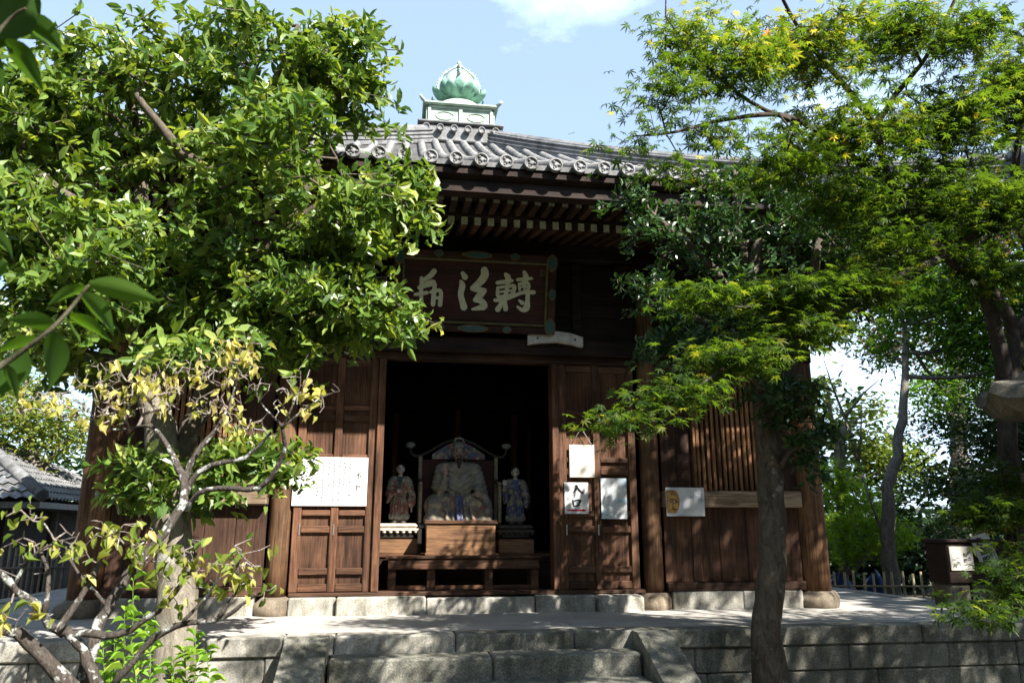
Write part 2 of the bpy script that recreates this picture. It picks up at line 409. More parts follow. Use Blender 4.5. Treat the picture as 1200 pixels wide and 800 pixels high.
# --- pillars and their base stones
def base_stone(x, y, r=.23):
    s = MB(); s.smooth = True
    pr = [(.12, -.06), (r*.9, -.04), (r*1.05, .05), (r*.98, .11), (r*.72, .165), (.05, .17)]
    s.lathe(pr, (x, y, PZ), 14)
    s.v = [(v[0]+.025*math.sin(v[2]*19+v[1]*7), v[1]+.02*math.sin(v[0]*13), v[2]) for v in s.v]
    return s
PH = 4.68
for x in (X0, -1.17, 2.83, X1):
    for y in ((YF, YB) if x in (X0, X1) else (YF,)):
        s = MB(); s.smooth = True
        zs = np.linspace(PZ+.165, PH, 10); r = .155 if x in (X0, X1) else .108
        s.tube([(x, y, z) for z in zs], [r*(1.02-.06*i/9) for i in range(10)], 20)
        pl = obj('pillar', s, M_pil, hall)
        obj('base_stone', base_stone(x, y, .25 if x in (X0, X1) else .21), M_base, pl)
for y in (11.0, 13.6):
    for x in (X0, X1):
        s = MB(); s.tube([(x, y, PZ+.1), (x, y, PH)], .15, 16); obj('pillar', s, M_pil, hall)
# --- stone sill under the walls
s = MB()
for x0, x1 in ((-2.78, -1.95), (-1.945, -1.36), (3.0, 3.8), (3.805, 4.5)):
    s = MB(); s.box(x0, x1, 8.3 if x0 < 0 else 8.33, 8.62, PZ-.05, .955, b=.012); obj('sill_stone', s, M_gran, hall)
for x0, x1, y0 in ((-1.02, -.55, 8.28), (-.545, .35, 8.22), (.355, 1.48, 8.25), (1.485, 2.12, 8.22), (2.13, 2.62, 8.12)):
    s = MB(); s.box(x0, x1-.005, y0, 8.64, PZ-.05, .945+random.uniform(-.02, .004), b=.03 if x1 > 2.5 else .012); obj('threshold_stone', s, M_gran, hall)
s = MB(); s.box(-1.03, 2.70, 8.34, 8.58, .948, .985, b=.006); obj('door_sill', s, M_wx, hall)
# --- side bays of the front
def bay(x0, x1, flip):
    s = MB(); s.box(x0, x1, 8.36, 8.52, .956, 1.05, b=.008); obj('ground_beam', s, M_wx, hall)
    s = MB(); n = 5; w = (x1-x0)/n
    for i in range(n): s.box(x0+i*w+.003, x0+(i+1)*w-.003, 8.42+random.uniform(0, .008), 8.46, 1.052, 1.85, b=.004)
    obj('board_wall', s, M_wz, hall)
    s = MB(); s.box(x0, x1, 8.30, 8.54, 1.852, 2.03, b=.012); obj('window_sill', s, M_sill, hall)
    lx0, lx1 = x0+.40, x1-.40
    for a, b_ in ((x0, lx0-.045), (lx1+.03, x1)):
        s = MB(); k = 2
        for i in range(k): s.box(a+(b_-a)*i/k+.002, a+(b_-a)*(i+1)/k-.002, 8.41+.004*i, 8.46, 2.032, 3.52, b=.004)
        obj('board_wall', s, M_wz, hall)
    win = MB(); win.box(lx0-.03, lx0, 8.36, 8.46, 2.032, 3.3, b=.004); win.box(lx1, lx1+.03, 8.36, 8.46, 2.032, 3.3, b=.004); win.box(lx0-.03, lx1+.03, 8.355, 8.46, 3.302, 3.40, b=.004)
    wf = obj('lattice_window', win, M_lat, hall)
    for i in range(13):
        x = lx0+(lx1-lx0)*(i+.5)/13
        b2 = MB(); b2.box(x-.017, x+.017, 8.37, 8.405, 2.034, 3.30, b=.003); obj('slat', b2, M_lat, wf)
    b2 = MB()
    for z in (2.56, 2.95): b2 = MB(); b2.box(lx0+.002, lx1-.002, 8.409, 8.43, z, z+.045); obj('rail', b2, M_lat, wf)
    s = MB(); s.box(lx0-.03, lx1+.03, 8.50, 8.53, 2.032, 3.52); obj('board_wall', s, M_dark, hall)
    s = MB(); s.box(x0, x1, 8.36, 8.48, 3.402, 3.522); obj('window_head', s, M_wx, hall)
bay(-2.82, -1.30, True); bay(2.96, 4.57, False)
# --- beams and boards above
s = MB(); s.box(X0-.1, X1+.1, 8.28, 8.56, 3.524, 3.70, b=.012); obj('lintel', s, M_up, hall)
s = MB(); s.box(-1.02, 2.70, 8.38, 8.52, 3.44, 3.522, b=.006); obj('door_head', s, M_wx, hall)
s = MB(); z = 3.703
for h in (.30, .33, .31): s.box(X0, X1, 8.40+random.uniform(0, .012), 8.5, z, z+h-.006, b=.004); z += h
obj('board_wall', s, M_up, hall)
for x in (1.95,):
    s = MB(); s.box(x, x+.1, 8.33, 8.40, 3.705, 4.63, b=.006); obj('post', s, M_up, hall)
# wall plates round the four sides
for a in range(4):
    s = MB(); M = Matrix.Translation((CX, CY, 0)) @ Matrix.Rotation(a*math.pi/2, 4, 'Z')
    hw = (X1-X0)/2
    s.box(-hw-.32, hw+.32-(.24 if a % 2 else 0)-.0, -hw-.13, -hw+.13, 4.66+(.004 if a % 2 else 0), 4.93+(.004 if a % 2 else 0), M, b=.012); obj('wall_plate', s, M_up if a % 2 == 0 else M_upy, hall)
# bracket blocks over the pillars
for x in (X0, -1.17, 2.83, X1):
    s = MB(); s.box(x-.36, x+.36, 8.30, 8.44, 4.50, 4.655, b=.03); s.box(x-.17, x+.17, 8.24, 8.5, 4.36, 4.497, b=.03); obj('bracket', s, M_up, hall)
# side and rear walls, floor, ceiling
for a in range(1, 4):
    s = MB(); M = Matrix.Translation((CX, CY, 0)) @ Matrix.Rotation(a*math.pi/2, 4, 'Z'); hw = (X1-X0)/2; n = 26
    for i in range(n): s.box(-hw+2*hw*i/n+.002, -hw+2*hw*(i+1)/n-.002, -hw-.02-.004*(i % 2), -hw+.02, .79, 4.655, M)
    s.box(-hw, hw, -hw+.023, -hw+.05, .79, 4.655, M)
    s.box(-hw, hw, -hw-.08, -hw-.03, 1.85, 2.0, M); s.box(-hw, hw, -hw-.08, -hw-.03, 3.5, 3.7, M)
    obj('side_wall', s, M_wz, hall)
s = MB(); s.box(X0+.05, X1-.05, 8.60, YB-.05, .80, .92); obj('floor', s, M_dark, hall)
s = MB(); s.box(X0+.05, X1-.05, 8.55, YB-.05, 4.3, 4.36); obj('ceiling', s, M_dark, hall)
# --- doors: two hinged leaves each side of the opening
def door(x0, x1, side):
    root = MB(); yb = 8.44
    root.box(x0+.01, x1-.01, yb-.012, yb+.012, .99, 3.43)
    dr = obj('door', root, M_doorz, hall)
    xm = (x0+x1)/2 - .01*side
    for a, b_ in ((x0, x0+.085), (xm-.04, xm+.04), (x1-.085, x1)):
        s = MB(); s.box(a, b_, yb-.05, yb-.013, .987, 3.435, b=.006); obj('stile', s, M_doorz, dr)
    s = MB()
    for a, b_ in ((x0+.087, xm-.042), (xm+.042, x1-.087)):
        for z0, z1 in ((.99, 1.07), (1.155, 1.225), (1.575, 1.645), (1.745, 1.805), (2.195, 2.265), (2.33, 2.385), (2.735, 2.805), (2.86, 2.915), (3.35, 3.43)):
            s = MB(); s.box(a, b_, yb-.047, yb-.013, z0, z1, b=.008); obj('rail', s, M_doorx, dr)
    s = MB()                      # ribbed upper panel
    for a, b_ in ((x0+.087, xm-.042), (xm+.042, x1-.087)):
        k = 16
        for i in range(k): s.box(a+(b_-a)*(i+.2)/k, a+(b_-a)*(i+.8)/k, yb-.03, yb-.013, 2.918, 3.348)
    obj('ribbed_panel', s, M_doorz, dr)
    for xx in (x0+.075, xm):
        for z in (1.62, 1.56): pass
        s = MB(); s.box(xx-.008, xx+.008, yb-.058, yb-.051, 1.55, 1.66, b=.003); obj('hinge_pin', s, M_steel, dr)
door(-1.04, -.22, -1); door(1.78, 2.66, 1)
for x0 in (-.217, 1.70):
    s = MB(); s.box(x0, x0+.075, 8.35, 8.56, .987, 3.437, b=.008); obj('door_jamb', s, M_doorz, hall)
s = MB()                          # pale carved bar over the right jamb
poly = [(1.41, 3.615), (1.56, 3.64), (1.74, 3.655), (1.9, 3.635), (2.035, 3.605), (2.035, 3.715), (1.9, 3.755), (1.72, 3.775), (1.54, 3.755), (1.41, 3.72)]
s.prism(poly, 8.2, 8.27); br = obj('hinge_bar', s, plain('bare_grey_wood', (.52, .5, .46), .8, var=.35, scale=14), hall)
s = MB()
for x in (1.515, 1.945): s.lathe([(.013, 0), (.013, .004)], (x, 8.199, 3.683), 10, 'Y')
obj('nail_hole', s, M_ink, br)

# --- roof
L = 5.72; ZE = 4.93; ZA = 8.25; LIFT = .27
def roofz(u, t):
    c = abs(u)/L
    return ZE+(ZA-ZE)*(.80*t+.20*t*t)+LIFT*c**4*(1-t)**1.5
def rp(a, u, t, dz=0.0):
    x, y = u, -L*(1-t); ca, sa = math.cos(a*math.pi/2), math.sin(a*math.pi/2)
    return Vector((CX+x*ca-y*sa, CY+x*sa+y*ca, roofz(u, t)+dz))
roof = None
s = MB()
for a in range(4):                # pan tile courses, each stepping over the one below
    nt_ = 26; nu = 60
    for i in range(nt_):
        t0, t1 = i/nt_, (i+1)/nt_
        n0 = len(s.v)
        for t, dz in ((t0, .022), (t1, .0)):
            for j in range(nu+1):
                u = (-1+2*j/nu)*L*(1-t); s.v.append(tuple(rp(a, u, t, dz)))
        for j in range(nu): s.face([n0+j, n0+j+1, n0+nu+1+j+1, n0+nu+1+j])
        n1 = len(s.v)
        for j in range(nu+1):
            u = (-1+2*j/nu)*L*(1-t0); s.v.append(tuple(rp(a, u, t0, -.03 if i == 0 else 0)))
        for j in range(nu): s.face([n1+j, n1+j+1, n0+j+1, n0+j])
roof = obj('roof', s, M_pan, hall)
SP = .235; TR = .062
for a in (0, 1, 3):
    s = MB(); dsk = MB(); nrow = int(L/SP)
    for q in range(-nrow, nrow+1):
        u = q*SP+.05; tmax = 1-abs(u)/L-.03
        if tmax < .06: continue
        n = max(2, int(tmax*L/.28)); pts = []; rad = []
        for i in range(n):
            ta, tb = tmax*i/n, tmax*(i+1)/n
            pts += [rp(a, u, ta-.004, .03), rp(a, u, tb-.004, .03)]; rad += [TR*1.04, TR*.96]
        s.smooth = True; s.tube(pts, rad, 8, cap=True)
        e0 = rp(a, u, -.006, .03); dd = (rp(a, u, .03, 0)-rp(a, u, 0, 0)).normalized()
        out = Vector((math.sin(a*math.pi/2), -math.cos(a*math.pi/2), 0)); out = out if a % 2 == 0 else Vector((math.sin(a*math.pi/2), -math.cos(a*math.pi/2), 0))
        rot = Matrix.Translation(e0) @ out.to_track_quat('Z', 'Y').to_matrix().to_4x4()
        n0 = len(dsk.v)
        dsk.lathe([(TR*1.08, -.03), (TR*1.1, .022), (TR*.86, .022), (TR*.82, .008), (TR*.34, .008), (TR*.3, .018), (.004, .018)], (0, 0, 0), 18)
        for c3 in range(3):
            an = c3*2.094; dsk.lathe([(TR*.2, .008), (TR*.18, .018), (.002, .02)], (TR*.56*math.cos(an), TR*.56*math.sin(an), 0), 8)
        for i in range(n0, len(dsk.v)): dsk.v[i] = tuple(rot @ Vector(dsk.v[i]))
        if a == 0: obj('eave_tile', dsk, M_tile, roof); dsk = MB()
    obj('cover_tiles', s, M_tile2, roof); 
    if a: obj('eave_tiles', dsk, M_tile, roof)['kind'] = 'stuff'
# hip ridges
for a in range(4):
    ca = math.pi/4+a*math.pi/2
    def hip(t, dz): 
        v = rp(a, L*(1-t), t, dz); return v
    s = MB(); n = 24; dirv = (hip(1, 0)-hip(0, 0)); dirv.z = 0; dirv.normalize(); side = Vector((-dirv.y, dirv.x, 0))
    n0 = len(s.v); prof = [(-.15, -.04), (-.13, .24), (-.08, .30), (0, .33), (.08, .30), (.13, .24), (.15, -.04)]
    for i in range(n+1):
        c = hip(.02+.93*i/n, 0)
        for w, h in prof: s.v.append(tuple(c+side*w+Vector((0, 0, h))))
    k = len(prof)
    for i in range(n):
        for j in range(k-1): s.face([n0+i*k+j, n0+(i+1)*k+j, n0+(i+1)*k+j+1, n0+i*k+j+1])
    s.face([n0+j for j in range(k)])
    for w in (-.14, .14):         # raised courses along the ridge
        for h in (.05, .12, .19): s.tube([hip(.02+.93*i/n, h)+side*w for i in range(n+1)], .02, 5)
    e0 = hip(.015, .16); 
    s.tube([e0-dirv*.10+Vector((0, 0, .02)), e0+dirv*.05], [.22, .2], 10, flat=1.1)
    s.tube([e0-dirv*.16+Vector((0, 0, .30)), e0+dirv*.1+Vector((0, 0, .2))], [.08, .07], 10)
    obj('hip_ridge', s, M_tile, roof)
# course of tiles round the foot of the finial
s = MB(); hb = .67
s.box(CX-hb, CX+hb, CY-hb, CY+hb, 7.86, 8.16, b=.02); s.box(CX-hb-.05, CX+hb+.05, CY-hb-.05, CY+hb+.05, 8.163, 8.21, b=.015)
for a in range(4):
    M = Matrix.Translation((CX, CY, 0)) @ Matrix.Rotation(a*math.pi/2, 4, 'Z'); n0 = len(s.v)
    for i in range(6): s.lathe([(.06, 0), (.06, .05), (.045, .05), (.045, .035), (.01, .035)], (-hb+.095+i*.23, -hb-.04, 8.06), 12, 'Y')
    for i in range(n0, len(s.v)): s.v[i] = tuple(M @ Vector(s.v[i]))
obj('crest_course', s, M_tile, roof)
# finial: copper box, dome, lotus and flaming jewel
fin = MB(); fb = .55
fin.box(CX-fb, CX+fb, CY-fb, CY+fb, 8.213, 8.56, b=.012); fin.box(CX-fb-.09, CX+fb+.09, CY-fb-.09, CY+fb+.09, 8.563, 8.61, b=.015)
for a in range(4):
    M = Matrix.Translation((CX, CY, 0)) @ Matrix.Rotation(a*math.pi/2, 4, 'Z')
    for x0, x1, z0, z1 in ((-.53, .53, 8.215, 8.25), (-.53, .53, 8.52, 8.558), (-.55, -.5, 8.251, 8.519), (-.03, .03, 8.251, 8.519), (.5, .55, 8.251, 8.519)):
        fin.box(x0, x1, -fb-.03, -fb-.002, z0, z1, M, b=.004)
    n0 = len(fin.v)
    for xx in (-.265, .265):
        ring = [(xx+.15*math.cos(i*math.pi/10), -fb-.006, 8.385+.075*math.sin(i*math.pi/10)) for i in range(21)]; fin.tube(ring, .008, 5)
    fin.tube([(-fb-.06, -fb-.06, 8.60), (-fb-.11, -fb-.11, 8.625), (-fb-.14, -fb-.14, 8.66)], [.032, .028, .026], 8)
    for i in range(n0, len(fin.v)): fin.v[i] = tuple(M @ Vector(fin.v[i]))
fo = obj('finial', fin, M_copl, hall)
s = MB(); s.lathe([(.52, 8.612), (.51, 8.67), (.46, 8.76), (.38, 8.84), (.26, 8.90), (.05, 8.92)], (CX, CY, 0), 28); obj('dome', s, M_copl, fo)
def petal(mb, ang, r0, z0, h, w, lean, curl):
    n0 = len(mb.v); nu, nv = 9, 7; d = Vector((math.cos(ang), math.sin(ang), 0)); sd_ = Vector((-d.y, d.x, 0)); old = mb.smooth; mb.smooth = True
    for i in range(nu):
        t = i/(nu-1); ww = w*math.sin(math.pi*min(.98, .22+.78*t)**.9)*(1 if t < .97 else .5)
        for j in range(nv):
            q = -1+2*j/(nv-1); r = r0+lean*math.sin(t*math.pi*.62)-curl*t*t+.05*(1-q*q)*math.sin(math.pi*t)
            mb.v.append(tuple(Vector((CX, CY, z0+h*t))+d*r+sd_*q*ww))
    for i in range(nu-1):
        for j in range(nv-1): k = n0+i*nv+j; mb.face([k, k+1, k+nv+1, k+nv])
    mb.smooth = old
for i in range(8):
    s = MB(); petal(s, i*math.pi/4-math.pi/2, .15, 8.88, .43, .145, .27, .03); obj('lotus_petal', s, M_copper, fo)
for i in range(8):
    s = MB(); petal(s, (i+.5)*math.pi/4-math.pi/2, .16, 8.88, .30, .125, .28, -.07); obj('lotus_petal', s, M_copper, fo)
s = MB(); s.lathe([(.15, 8.9), (.25, 9.02), (.30, 9.17), (.30, 9.32), (.235, 9.46), (.13, 9.58), (.03, 9.66)], (CX, CY, 0), 28); jw = obj('jewel', s, M_copl, fo)
s = MB()                          # openwork flame round the jewel
for a in (0, math.pi/2):
    for sg in (-1, 1):
        pts = []
        for i in range(15):
            t = i/14; r = float(np.interp(t, [0, .2, .45, .7, .87, 1], [.33, .38, .365, .285, .16, .02]))
            pts.append((CX+sg*r*math.cos(a), CY+sg*r*math.sin(a), 9.02+.70*t))
        s.tube(pts, [.022+.012*math.sin(i*1.9) for i in range(15)], 6)
        for i in range(2, 13): s.tube([pts[i], (pts[i][0]+sg*.025*math.cos(a), pts[i][1]+sg*.025*math.sin(a), pts[i][2]+.04)], [.016, .006], 5)
s.tube([(CX, CY, 9.55), (CX, CY, 9.74)], [.03, .02], 8); s.lathe([(.01, 9.72), (.04, 9.75), (.035, 9.79), (.005, 9.82)], (CX, CY, 0), 10)
obj('flame_ornament', s, M_copl, fo)

# --- eaves: boards, fascias, rafters
def eave_lift(u): return LIFT*min(1, abs(u)/L)**4
def sidept(a, u, d, z):
    """u along the side, d metres in from the eave edge"""
    x, y = u, -L+d; ca, sa = math.cos(a*math.pi/2), math.sin(a*math.pi/2); return (CX+x*ca-y*sa, CY+x*sa+y*ca, z)
s = MB()
for a in range(4):
    prof = [(.02, 4.895), (.02, 4.83), (.12, 4.80), (.6, 4.84), (.75, 4.86), (.76, 4.745), (1.9, 5.03)]
    nu = 40; n0 = len(s.v)
    for d, z in prof:
        for j in range(nu+1):
            u = (-1+2*j/nu)*(L-d); s.v.append(sidept(a, u, d, z+eave_lift(u)*(1-.3*d)))
    for i in range(len(prof)-1):
        for j in range(nu): s.face([n0+i*(nu+1)+j, n0+(i+1)*(nu+1)+j, n0+(i+1)*(nu+1)+j+1, n0+i*(nu+1)+j+1])
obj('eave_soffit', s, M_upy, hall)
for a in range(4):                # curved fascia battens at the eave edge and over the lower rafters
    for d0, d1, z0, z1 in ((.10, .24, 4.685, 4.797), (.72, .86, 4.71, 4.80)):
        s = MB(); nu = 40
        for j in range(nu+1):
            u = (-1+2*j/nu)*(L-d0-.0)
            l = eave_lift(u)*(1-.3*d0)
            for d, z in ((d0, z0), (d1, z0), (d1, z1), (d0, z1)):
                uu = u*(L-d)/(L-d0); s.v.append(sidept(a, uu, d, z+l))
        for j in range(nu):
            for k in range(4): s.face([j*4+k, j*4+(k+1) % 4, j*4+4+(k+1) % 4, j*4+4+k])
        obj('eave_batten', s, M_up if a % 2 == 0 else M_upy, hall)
def rafter(mb, a, u, d0, d1, z0, z1, w, h):
    l = eave_lift(u)*(1-.3*d0); n0 = len(mb.v)
    for d, z in ((d0, z0), (d1, z1)):
        for du, dz in ((-w, -h), (w, -h), (w, h), (-w, h)): mb.v.append(sidept(a, u+du, d, z+dz+l*(1 if d == d0 else .75)))
    mb.mi = 1; mb.face([n0, n0+1, n0+2, n0+3]); mb.mi = 0
    mb.face([n0+7, n0+6, n0+5, n0+4])
    for i in range(4): mb.face([n0+i, n0+4+i, n0+4+(i+1) % 4, n0+(i+1) % 4])
SPR = .135
for a in range(4):
    rest1, rest2 = MB(), MB()
    for q in range(-40, 41):
        u = q*SPR
        near = a == 0 and -1.9 < u < 2.6
        m1 = MB() if near else rest1
        if abs(u) < L-.35: rafter(m1, a, u, .27, min(.95, L-abs(u)-.05), 4.70, 4.80, .03, .036)
        if near: obj('rafter', m1, [M_raft, M_endg], hall)
        m2 = MB() if near else rest2
        if abs(u) < L-.9: rafter(m2, a, u, .73, min(1.85, L-abs(u)-.05), 4.655, 4.92, .032, .042)
        if near: obj('rafter', m2, [M_raft, M_white], hall)
    o = obj('rafters', rest1, [M_raft, M_endg], hall); o['kind'] = 'stuff'
    o = obj('rafters', rest2, [M_raft, M_white], hall); o['kind'] = 'stuff'
for sx in (-1, 1):
    for sy in (-1, 1):
        s = MB(); s.tube([(CX+sx*(L-.1), CY+sy*(L-.1), 4.95), (CX+sx*3.8, CY+sy*3.8, 4.88)], .085, 4); obj('hip_rafter', s, M_raft, hall)

# ================================================================== name board
NB0 = np.array([.80, 8.245, 3.70])
plaq = thing('name_board', 'carved red name board with cream brush characters above the hall entrance', 'sign', (.80, 8.20, 3.72))
TL = Matrix.Translation((.80, 8.235, 3.735)) @ Matrix.Rotation(R(15), 4, 'X') # leans out at the top
def tilt(mb):
    mb.v = [tuple(TL @ Vector(v)) for v in mb.v]; return mb
M_lac = wood('red_lacquer_board', (.014, .004, .003), (.045, .011, .008), 'X', .5); M_gilt = plain('dull_gilt', (.13, .115, .06), .5, .3, .4, 20)
M_teal = plain('teal_paint', (.03, .085, .085), .6, 0, .35, 20); M_char = plain('faded_cream_paint', (.58, .57, .42), .75, var=.15, scale=20); M_gold = plain('tarnished_gold', (.16, .09, .03), .5, .4, .3, 30)
s = MB(); s.box(-.90, .90, -.03, .0, 0, .89, b=.006); obj('board', tilt(s), M_lac, plaq)
s = MB()
for b_ in ((-.90, .90, -.085, -.031, 0, .085), (-.90, .90, -.085, -.031, .805, .89), (-.90, -.81, -.085, -.031, .086, .804), (.81, .90, -.085, -.031, .086, .804)): s.box(*b_, b=.014)
obj('frame', tilt(s), wood('frame_lacquer', (.014, .005, .004), (.045, .015, .011), 'X', .5), plaq)
s = MB()
for b_ in ((-.808, .808, -.07, -.032, .087, .115), (-.808, .808, -.07, -.032, .775, .803), (-.808, -.78, -.07, -.032, .116, .774), (.78, .808, -.07, -.032, .116, .774)): s.box(*b_, b=.008)
obj('gilt_moulding', tilt(s), M_gilt, plaq)
def cloudplate(cx, cz, w, h):
    out = []; n = 36
    for i in range(n):
        a = 2*math.pi*i/n; k = 1+.10*math.cos(4*a)+.05*math.cos(8*a)
        out.append((cx+w*k*math.copysign(abs(math.cos(a))**.55, math.cos(a)), cz+h*k*math.copysign(abs(math.sin(a))**.55, math.sin(a))))
    return out
for cx, cz, w, h in ((0, .848, .15, .038), (-.02, .042, .15, .038), (-.42, .848, .045, .036), (.42, .848, .045, .036), (.36, .042, .045, .036), (-.38, .042, .045, .036), (-.855, .45, .036, .055), (.855, .45, .036, .055),
                     (-.84, .80, .055, .085), (.84, .80, .055, .085), (.84, .09, .055, .085), (-.84, .09, .055, .085)):
    s = MB(); s.prism(cloudplate(cx, cz, w, h), -.094, -.086); g_ = MB(); g_.prism(cloudplate(cx, cz, w*.84, h*.76), -.099, -.0945)
    o = obj('frame_fitting', tilt(s), M_gold, plaq); obj('enamel', tilt(g_), M_teal, o)
ch = MB(); Y_ = -.036
def glyph(strokes, cx, cz, sc):
    for st in strokes: brush(ch, [(cx+x*sc, cz+z*sc, w*sc) for x, z, w in st], Y_-.0003*len(ch.f) / 40)
# left-hand character (mostly behind leaves), middle, right-hand: cursive strokes, unit box -.5..+.5
g_lun = [[(.02, .45, .07), (-.08, .32, .07), (-.28, .18, .05)], [(.0, .15, .08), (-.14, .1, .08), (-.36, .0, .05)], [(-.3, .25, .05), (-.3, -.1, .05), (-.28, -.45, .05)], [(-.45, -.18, .045), (-.15, -.12, .05)], [(.05, .1, .05), (.03, -.15, .06), (.02, -.42, .06)], [(-.05, -.1, .045), (.2, -.06, .05), (.2, -.42, .06)], [(.05, -.25, .04), (.2, -.24, .04)]]
g_fa = [[(-.33, .40, .05), (-.27, .31, .075)], [(-.37, .20, .04), (-.33, .1, .075), (-.36, -.12, .07), (-.31, -.3, .075), (-.27, -.43, .085)],
        [(.20, .50, .09), (.21, .37, .10), (.10, .20, .09), (-.08, .05, .06)], [(-.08, .04, .06), (.06, .02, .075), (.22, .0, .06)], [(.22, .0, .06), (.10, -.14, .085), (.0, -.24, .06)], [(.0, -.24, .05), (.16, -.27, .075), (.22, -.38, .09), (.10, -.43, .06), (-.06, -.47, .03)]]
g_ten = [[(-.25, .42, .05), (-.17, .30, .075)], [(-.46, .20, .045), (-.28, .23, .055), (-.08, .27, .04)], [(-.18, .38, .055), (-.2, .1, .05), (-.27, -.2, .05), (-.42, -.47, .07)], [(-.44, .08, .04), (-.44, -.1, .045), (-.40, -.16, .04)], [(-.42, .08, .035), (-.2, .12, .04), (-.02, .13, .05), (-.06, -.08, .05)], [(-.4, -.03, .03), (-.1, .02, .03)], [(-.4, -.15, .035), (-.08, -.09, .045)], [(-.5, -.24, .045), (-.3, -.22, .055), (-.05, -.12, .05), (.2, -.02, .045), (.48, .0, .055)], [(-.25, -.2, .04), (-.22, -.45, .065)],
         [(.22, .50, .045), (.27, .36, .075), (.2, .2, .045)], [(.05, .30, .04), (.25, .33, .045), (.42, .35, .035)], [(.1, .20, .035), (.12, .05, .035)], [(.12, .2, .035), (.3, .24, .04), (.36, .14, .04), (.3, .02, .04)], [(.12, .12, .025), (.32, .14, .025)], [(.26, .3, .03), (.24, .0, .03)], [(.33, .02, .055), (.33, -.2, .06), (.31, -.40, .085), (.2, -.45, .055), (.08, -.38, .03)], [(.12, -.22, .03), (.2, -.28, .055)]]
glyph(g_lun, -.47, .465, .42); glyph(g_fa, .0, .465, .45); glyph(g_ten, .44, .47, .44)
obj('characters', tilt(ch), M_char, plaq)
s = MB()
for b_ in ((.755-.03, .755+.02, .66, .668), (.725, .775, .712, .72), (.725, .732, .669, .711), (.768, .775, .669, .711), (.742, .758, .687, .693)): s.box(b_[0], b_[1], -.0345, -.031, b_[2], b_[3])
obj('seal_mark', tilt(s), M_gilt, plaq)

# ================================================================== papers and signs on the front
def marks(mb, x0, x1, z0, z1, ncol, size, y, fill=.85):
    """columns of illegible small print"""
    for c in range(ncol):
        x = x1-(c+.5)*(x1-x0)/ncol; z = z1-size*random.uniform(0, 1)
        zend = z0+(z1-z0)*random.choice([0, 0, .1, .35])
        while z > zend+size*.5:
            if random.random() < fill:
                for k in range(4):
                    a = random.choice([0, 0, math.pi/2, .7, -.7]); l = size*random.uniform(.2, .42); cx, cz = x+random.uniform(-.25, .25)*size, z+random.uniform(-.3, .3)*size
                    dx, dz = math.cos(a)*l/2, math.sin(a)*l/2; w = size*.10; nx_, nz_ = -math.sin(a)*w, math.cos(a)*w
                    n0 = len(mb.v); yy_ = y-.00012*k
                    mb.v += [(cx-dx+nx_, yy_, cz-dz+nz_), (cx-dx-nx_, yy_, cz-dz-nz_), (cx+dx-nx_, yy_, cz+dz-nz_), (cx+dx+nx_, yy_, cz+dz+nz_)]; mb.face([n0, n0+1, n0+2, n0+3])
            z -= size*1.12
def sheet(mb, x0, x1, z0, z1, y, th=.006, warp=.004):
    n = 9; n0 = len(mb.v)
    for d in (0, th):
        for i in range(n):
            for j in range(n):
                u, v = i/(n-1), j/(n-1)
                mb.v.append((x0+(x1-x0)*u, y+d+warp*math.sin(u*3+v*2), z0+(z1-z0)*v))
    for i in range(n-1):
        for j in range(n-1):
            k = n0+i*n+j; mb.face([k, k+n, k+n+1, k+1]); k += n*n; mb.face([k, k+1, k+n+1, k+n])
    e = [(i, 0) for i in range(n)]+[(n-1, j) for j in range(1, n)]+[(i, n-1) for i in range(n-2, -1, -1)]+[(0, j) for j in range(n-2, 0, -1)]
    for a, b in zip(e, e[1:]+e[:1]): i0, i1 = n0+a[0]*n+a[1], n0+b[0]*n+b[1]; mb.face([i0, i0+n*n, i1+n*n, i1])
YP = 8.372
t = thing('notice_board', 'wide white notice of faint handwritten columns on the left door', 'notice', (-.68, YP, 1.85))
s = MB(); s.box(-1.06, -.295, YP, YP+.016, 1.845, 2.35, b=.003); obj('board', s, M_paper, t)
s = MB(); put_text(s, '竹', -.375, YP-.0015, 2.155, .066, .0025); put_text(s, '庵', -.38, YP-.0015, 2.03, .07, .0025)
marks(s, -1.0, -.45, 1.88, 2.32, 10, .032, YP-.0015); obj('writing', s, plain('faded_grey_ink', (.05, .05, .055), .8, var=.1), t)
t = thing('hanging_board', 'blank cream board hanging by a string above the entrance sign', 'board', (2.04, YP, 2.17))
s = MB(); s.box(1.893, 2.178, YP, YP+.012, 2.165, 2.525, b=.003); obj('board', s, M_board, t)
s = MB(); s.tube([(1.915, YP+.004, 2.515), (2.035, YP+.006, 2.71), (2.158, YP+.004, 2.515)], .0035, 5); s.lathe([(.008, 0), (.008, .03)], (2.035, YP+.02, 2.712), 8, 'Y'); obj('string', s, M_board, t)
t = thing('entrance_sign', 'white sign with brushed 入口 above a red arrow on the right door', 'sign', (1.965, YP, 1.78))
s = MB(); s.box(1.832, 2.10, YP, YP+.010, 1.775, 2.11, b=.003); obj('board', s, M_paper, t)
s = MB(); ye = YP-.0015
brush(s, [(1.955, 2.0740, 0.0076), (1.972, 2.0700, 0.0127), (1.955, 2.0320, 0.0102), (1.925, 1.9970, 0.0038)], ye); brush(s, [(1.962, 2.0740, 0.0076), (1.985, 2.0420, 0.0115), (2.020, 2.0070, 0.0140), (2.045, 1.9970, 0.0051)], ye-.0004)
brush(s, [(1.922, 1.9210, 0.0096), (1.928, 1.8760, 0.0108), (1.935, 1.8510, 0.0060)], ye); brush(s, [(1.925, 1.9010, 0.0060), (1.965, 1.9210, 0.0084), (2.005, 1.9140, 0.0120), (1.985, 1.8660, 0.0096)], ye-.0004); brush(s, [(1.940, 1.8560, 0.0060), (1.970, 1.8610, 0.0096), (2.000, 1.8640, 0.0060)], ye-.0008)
obj('lettering', s, M_ink, t)
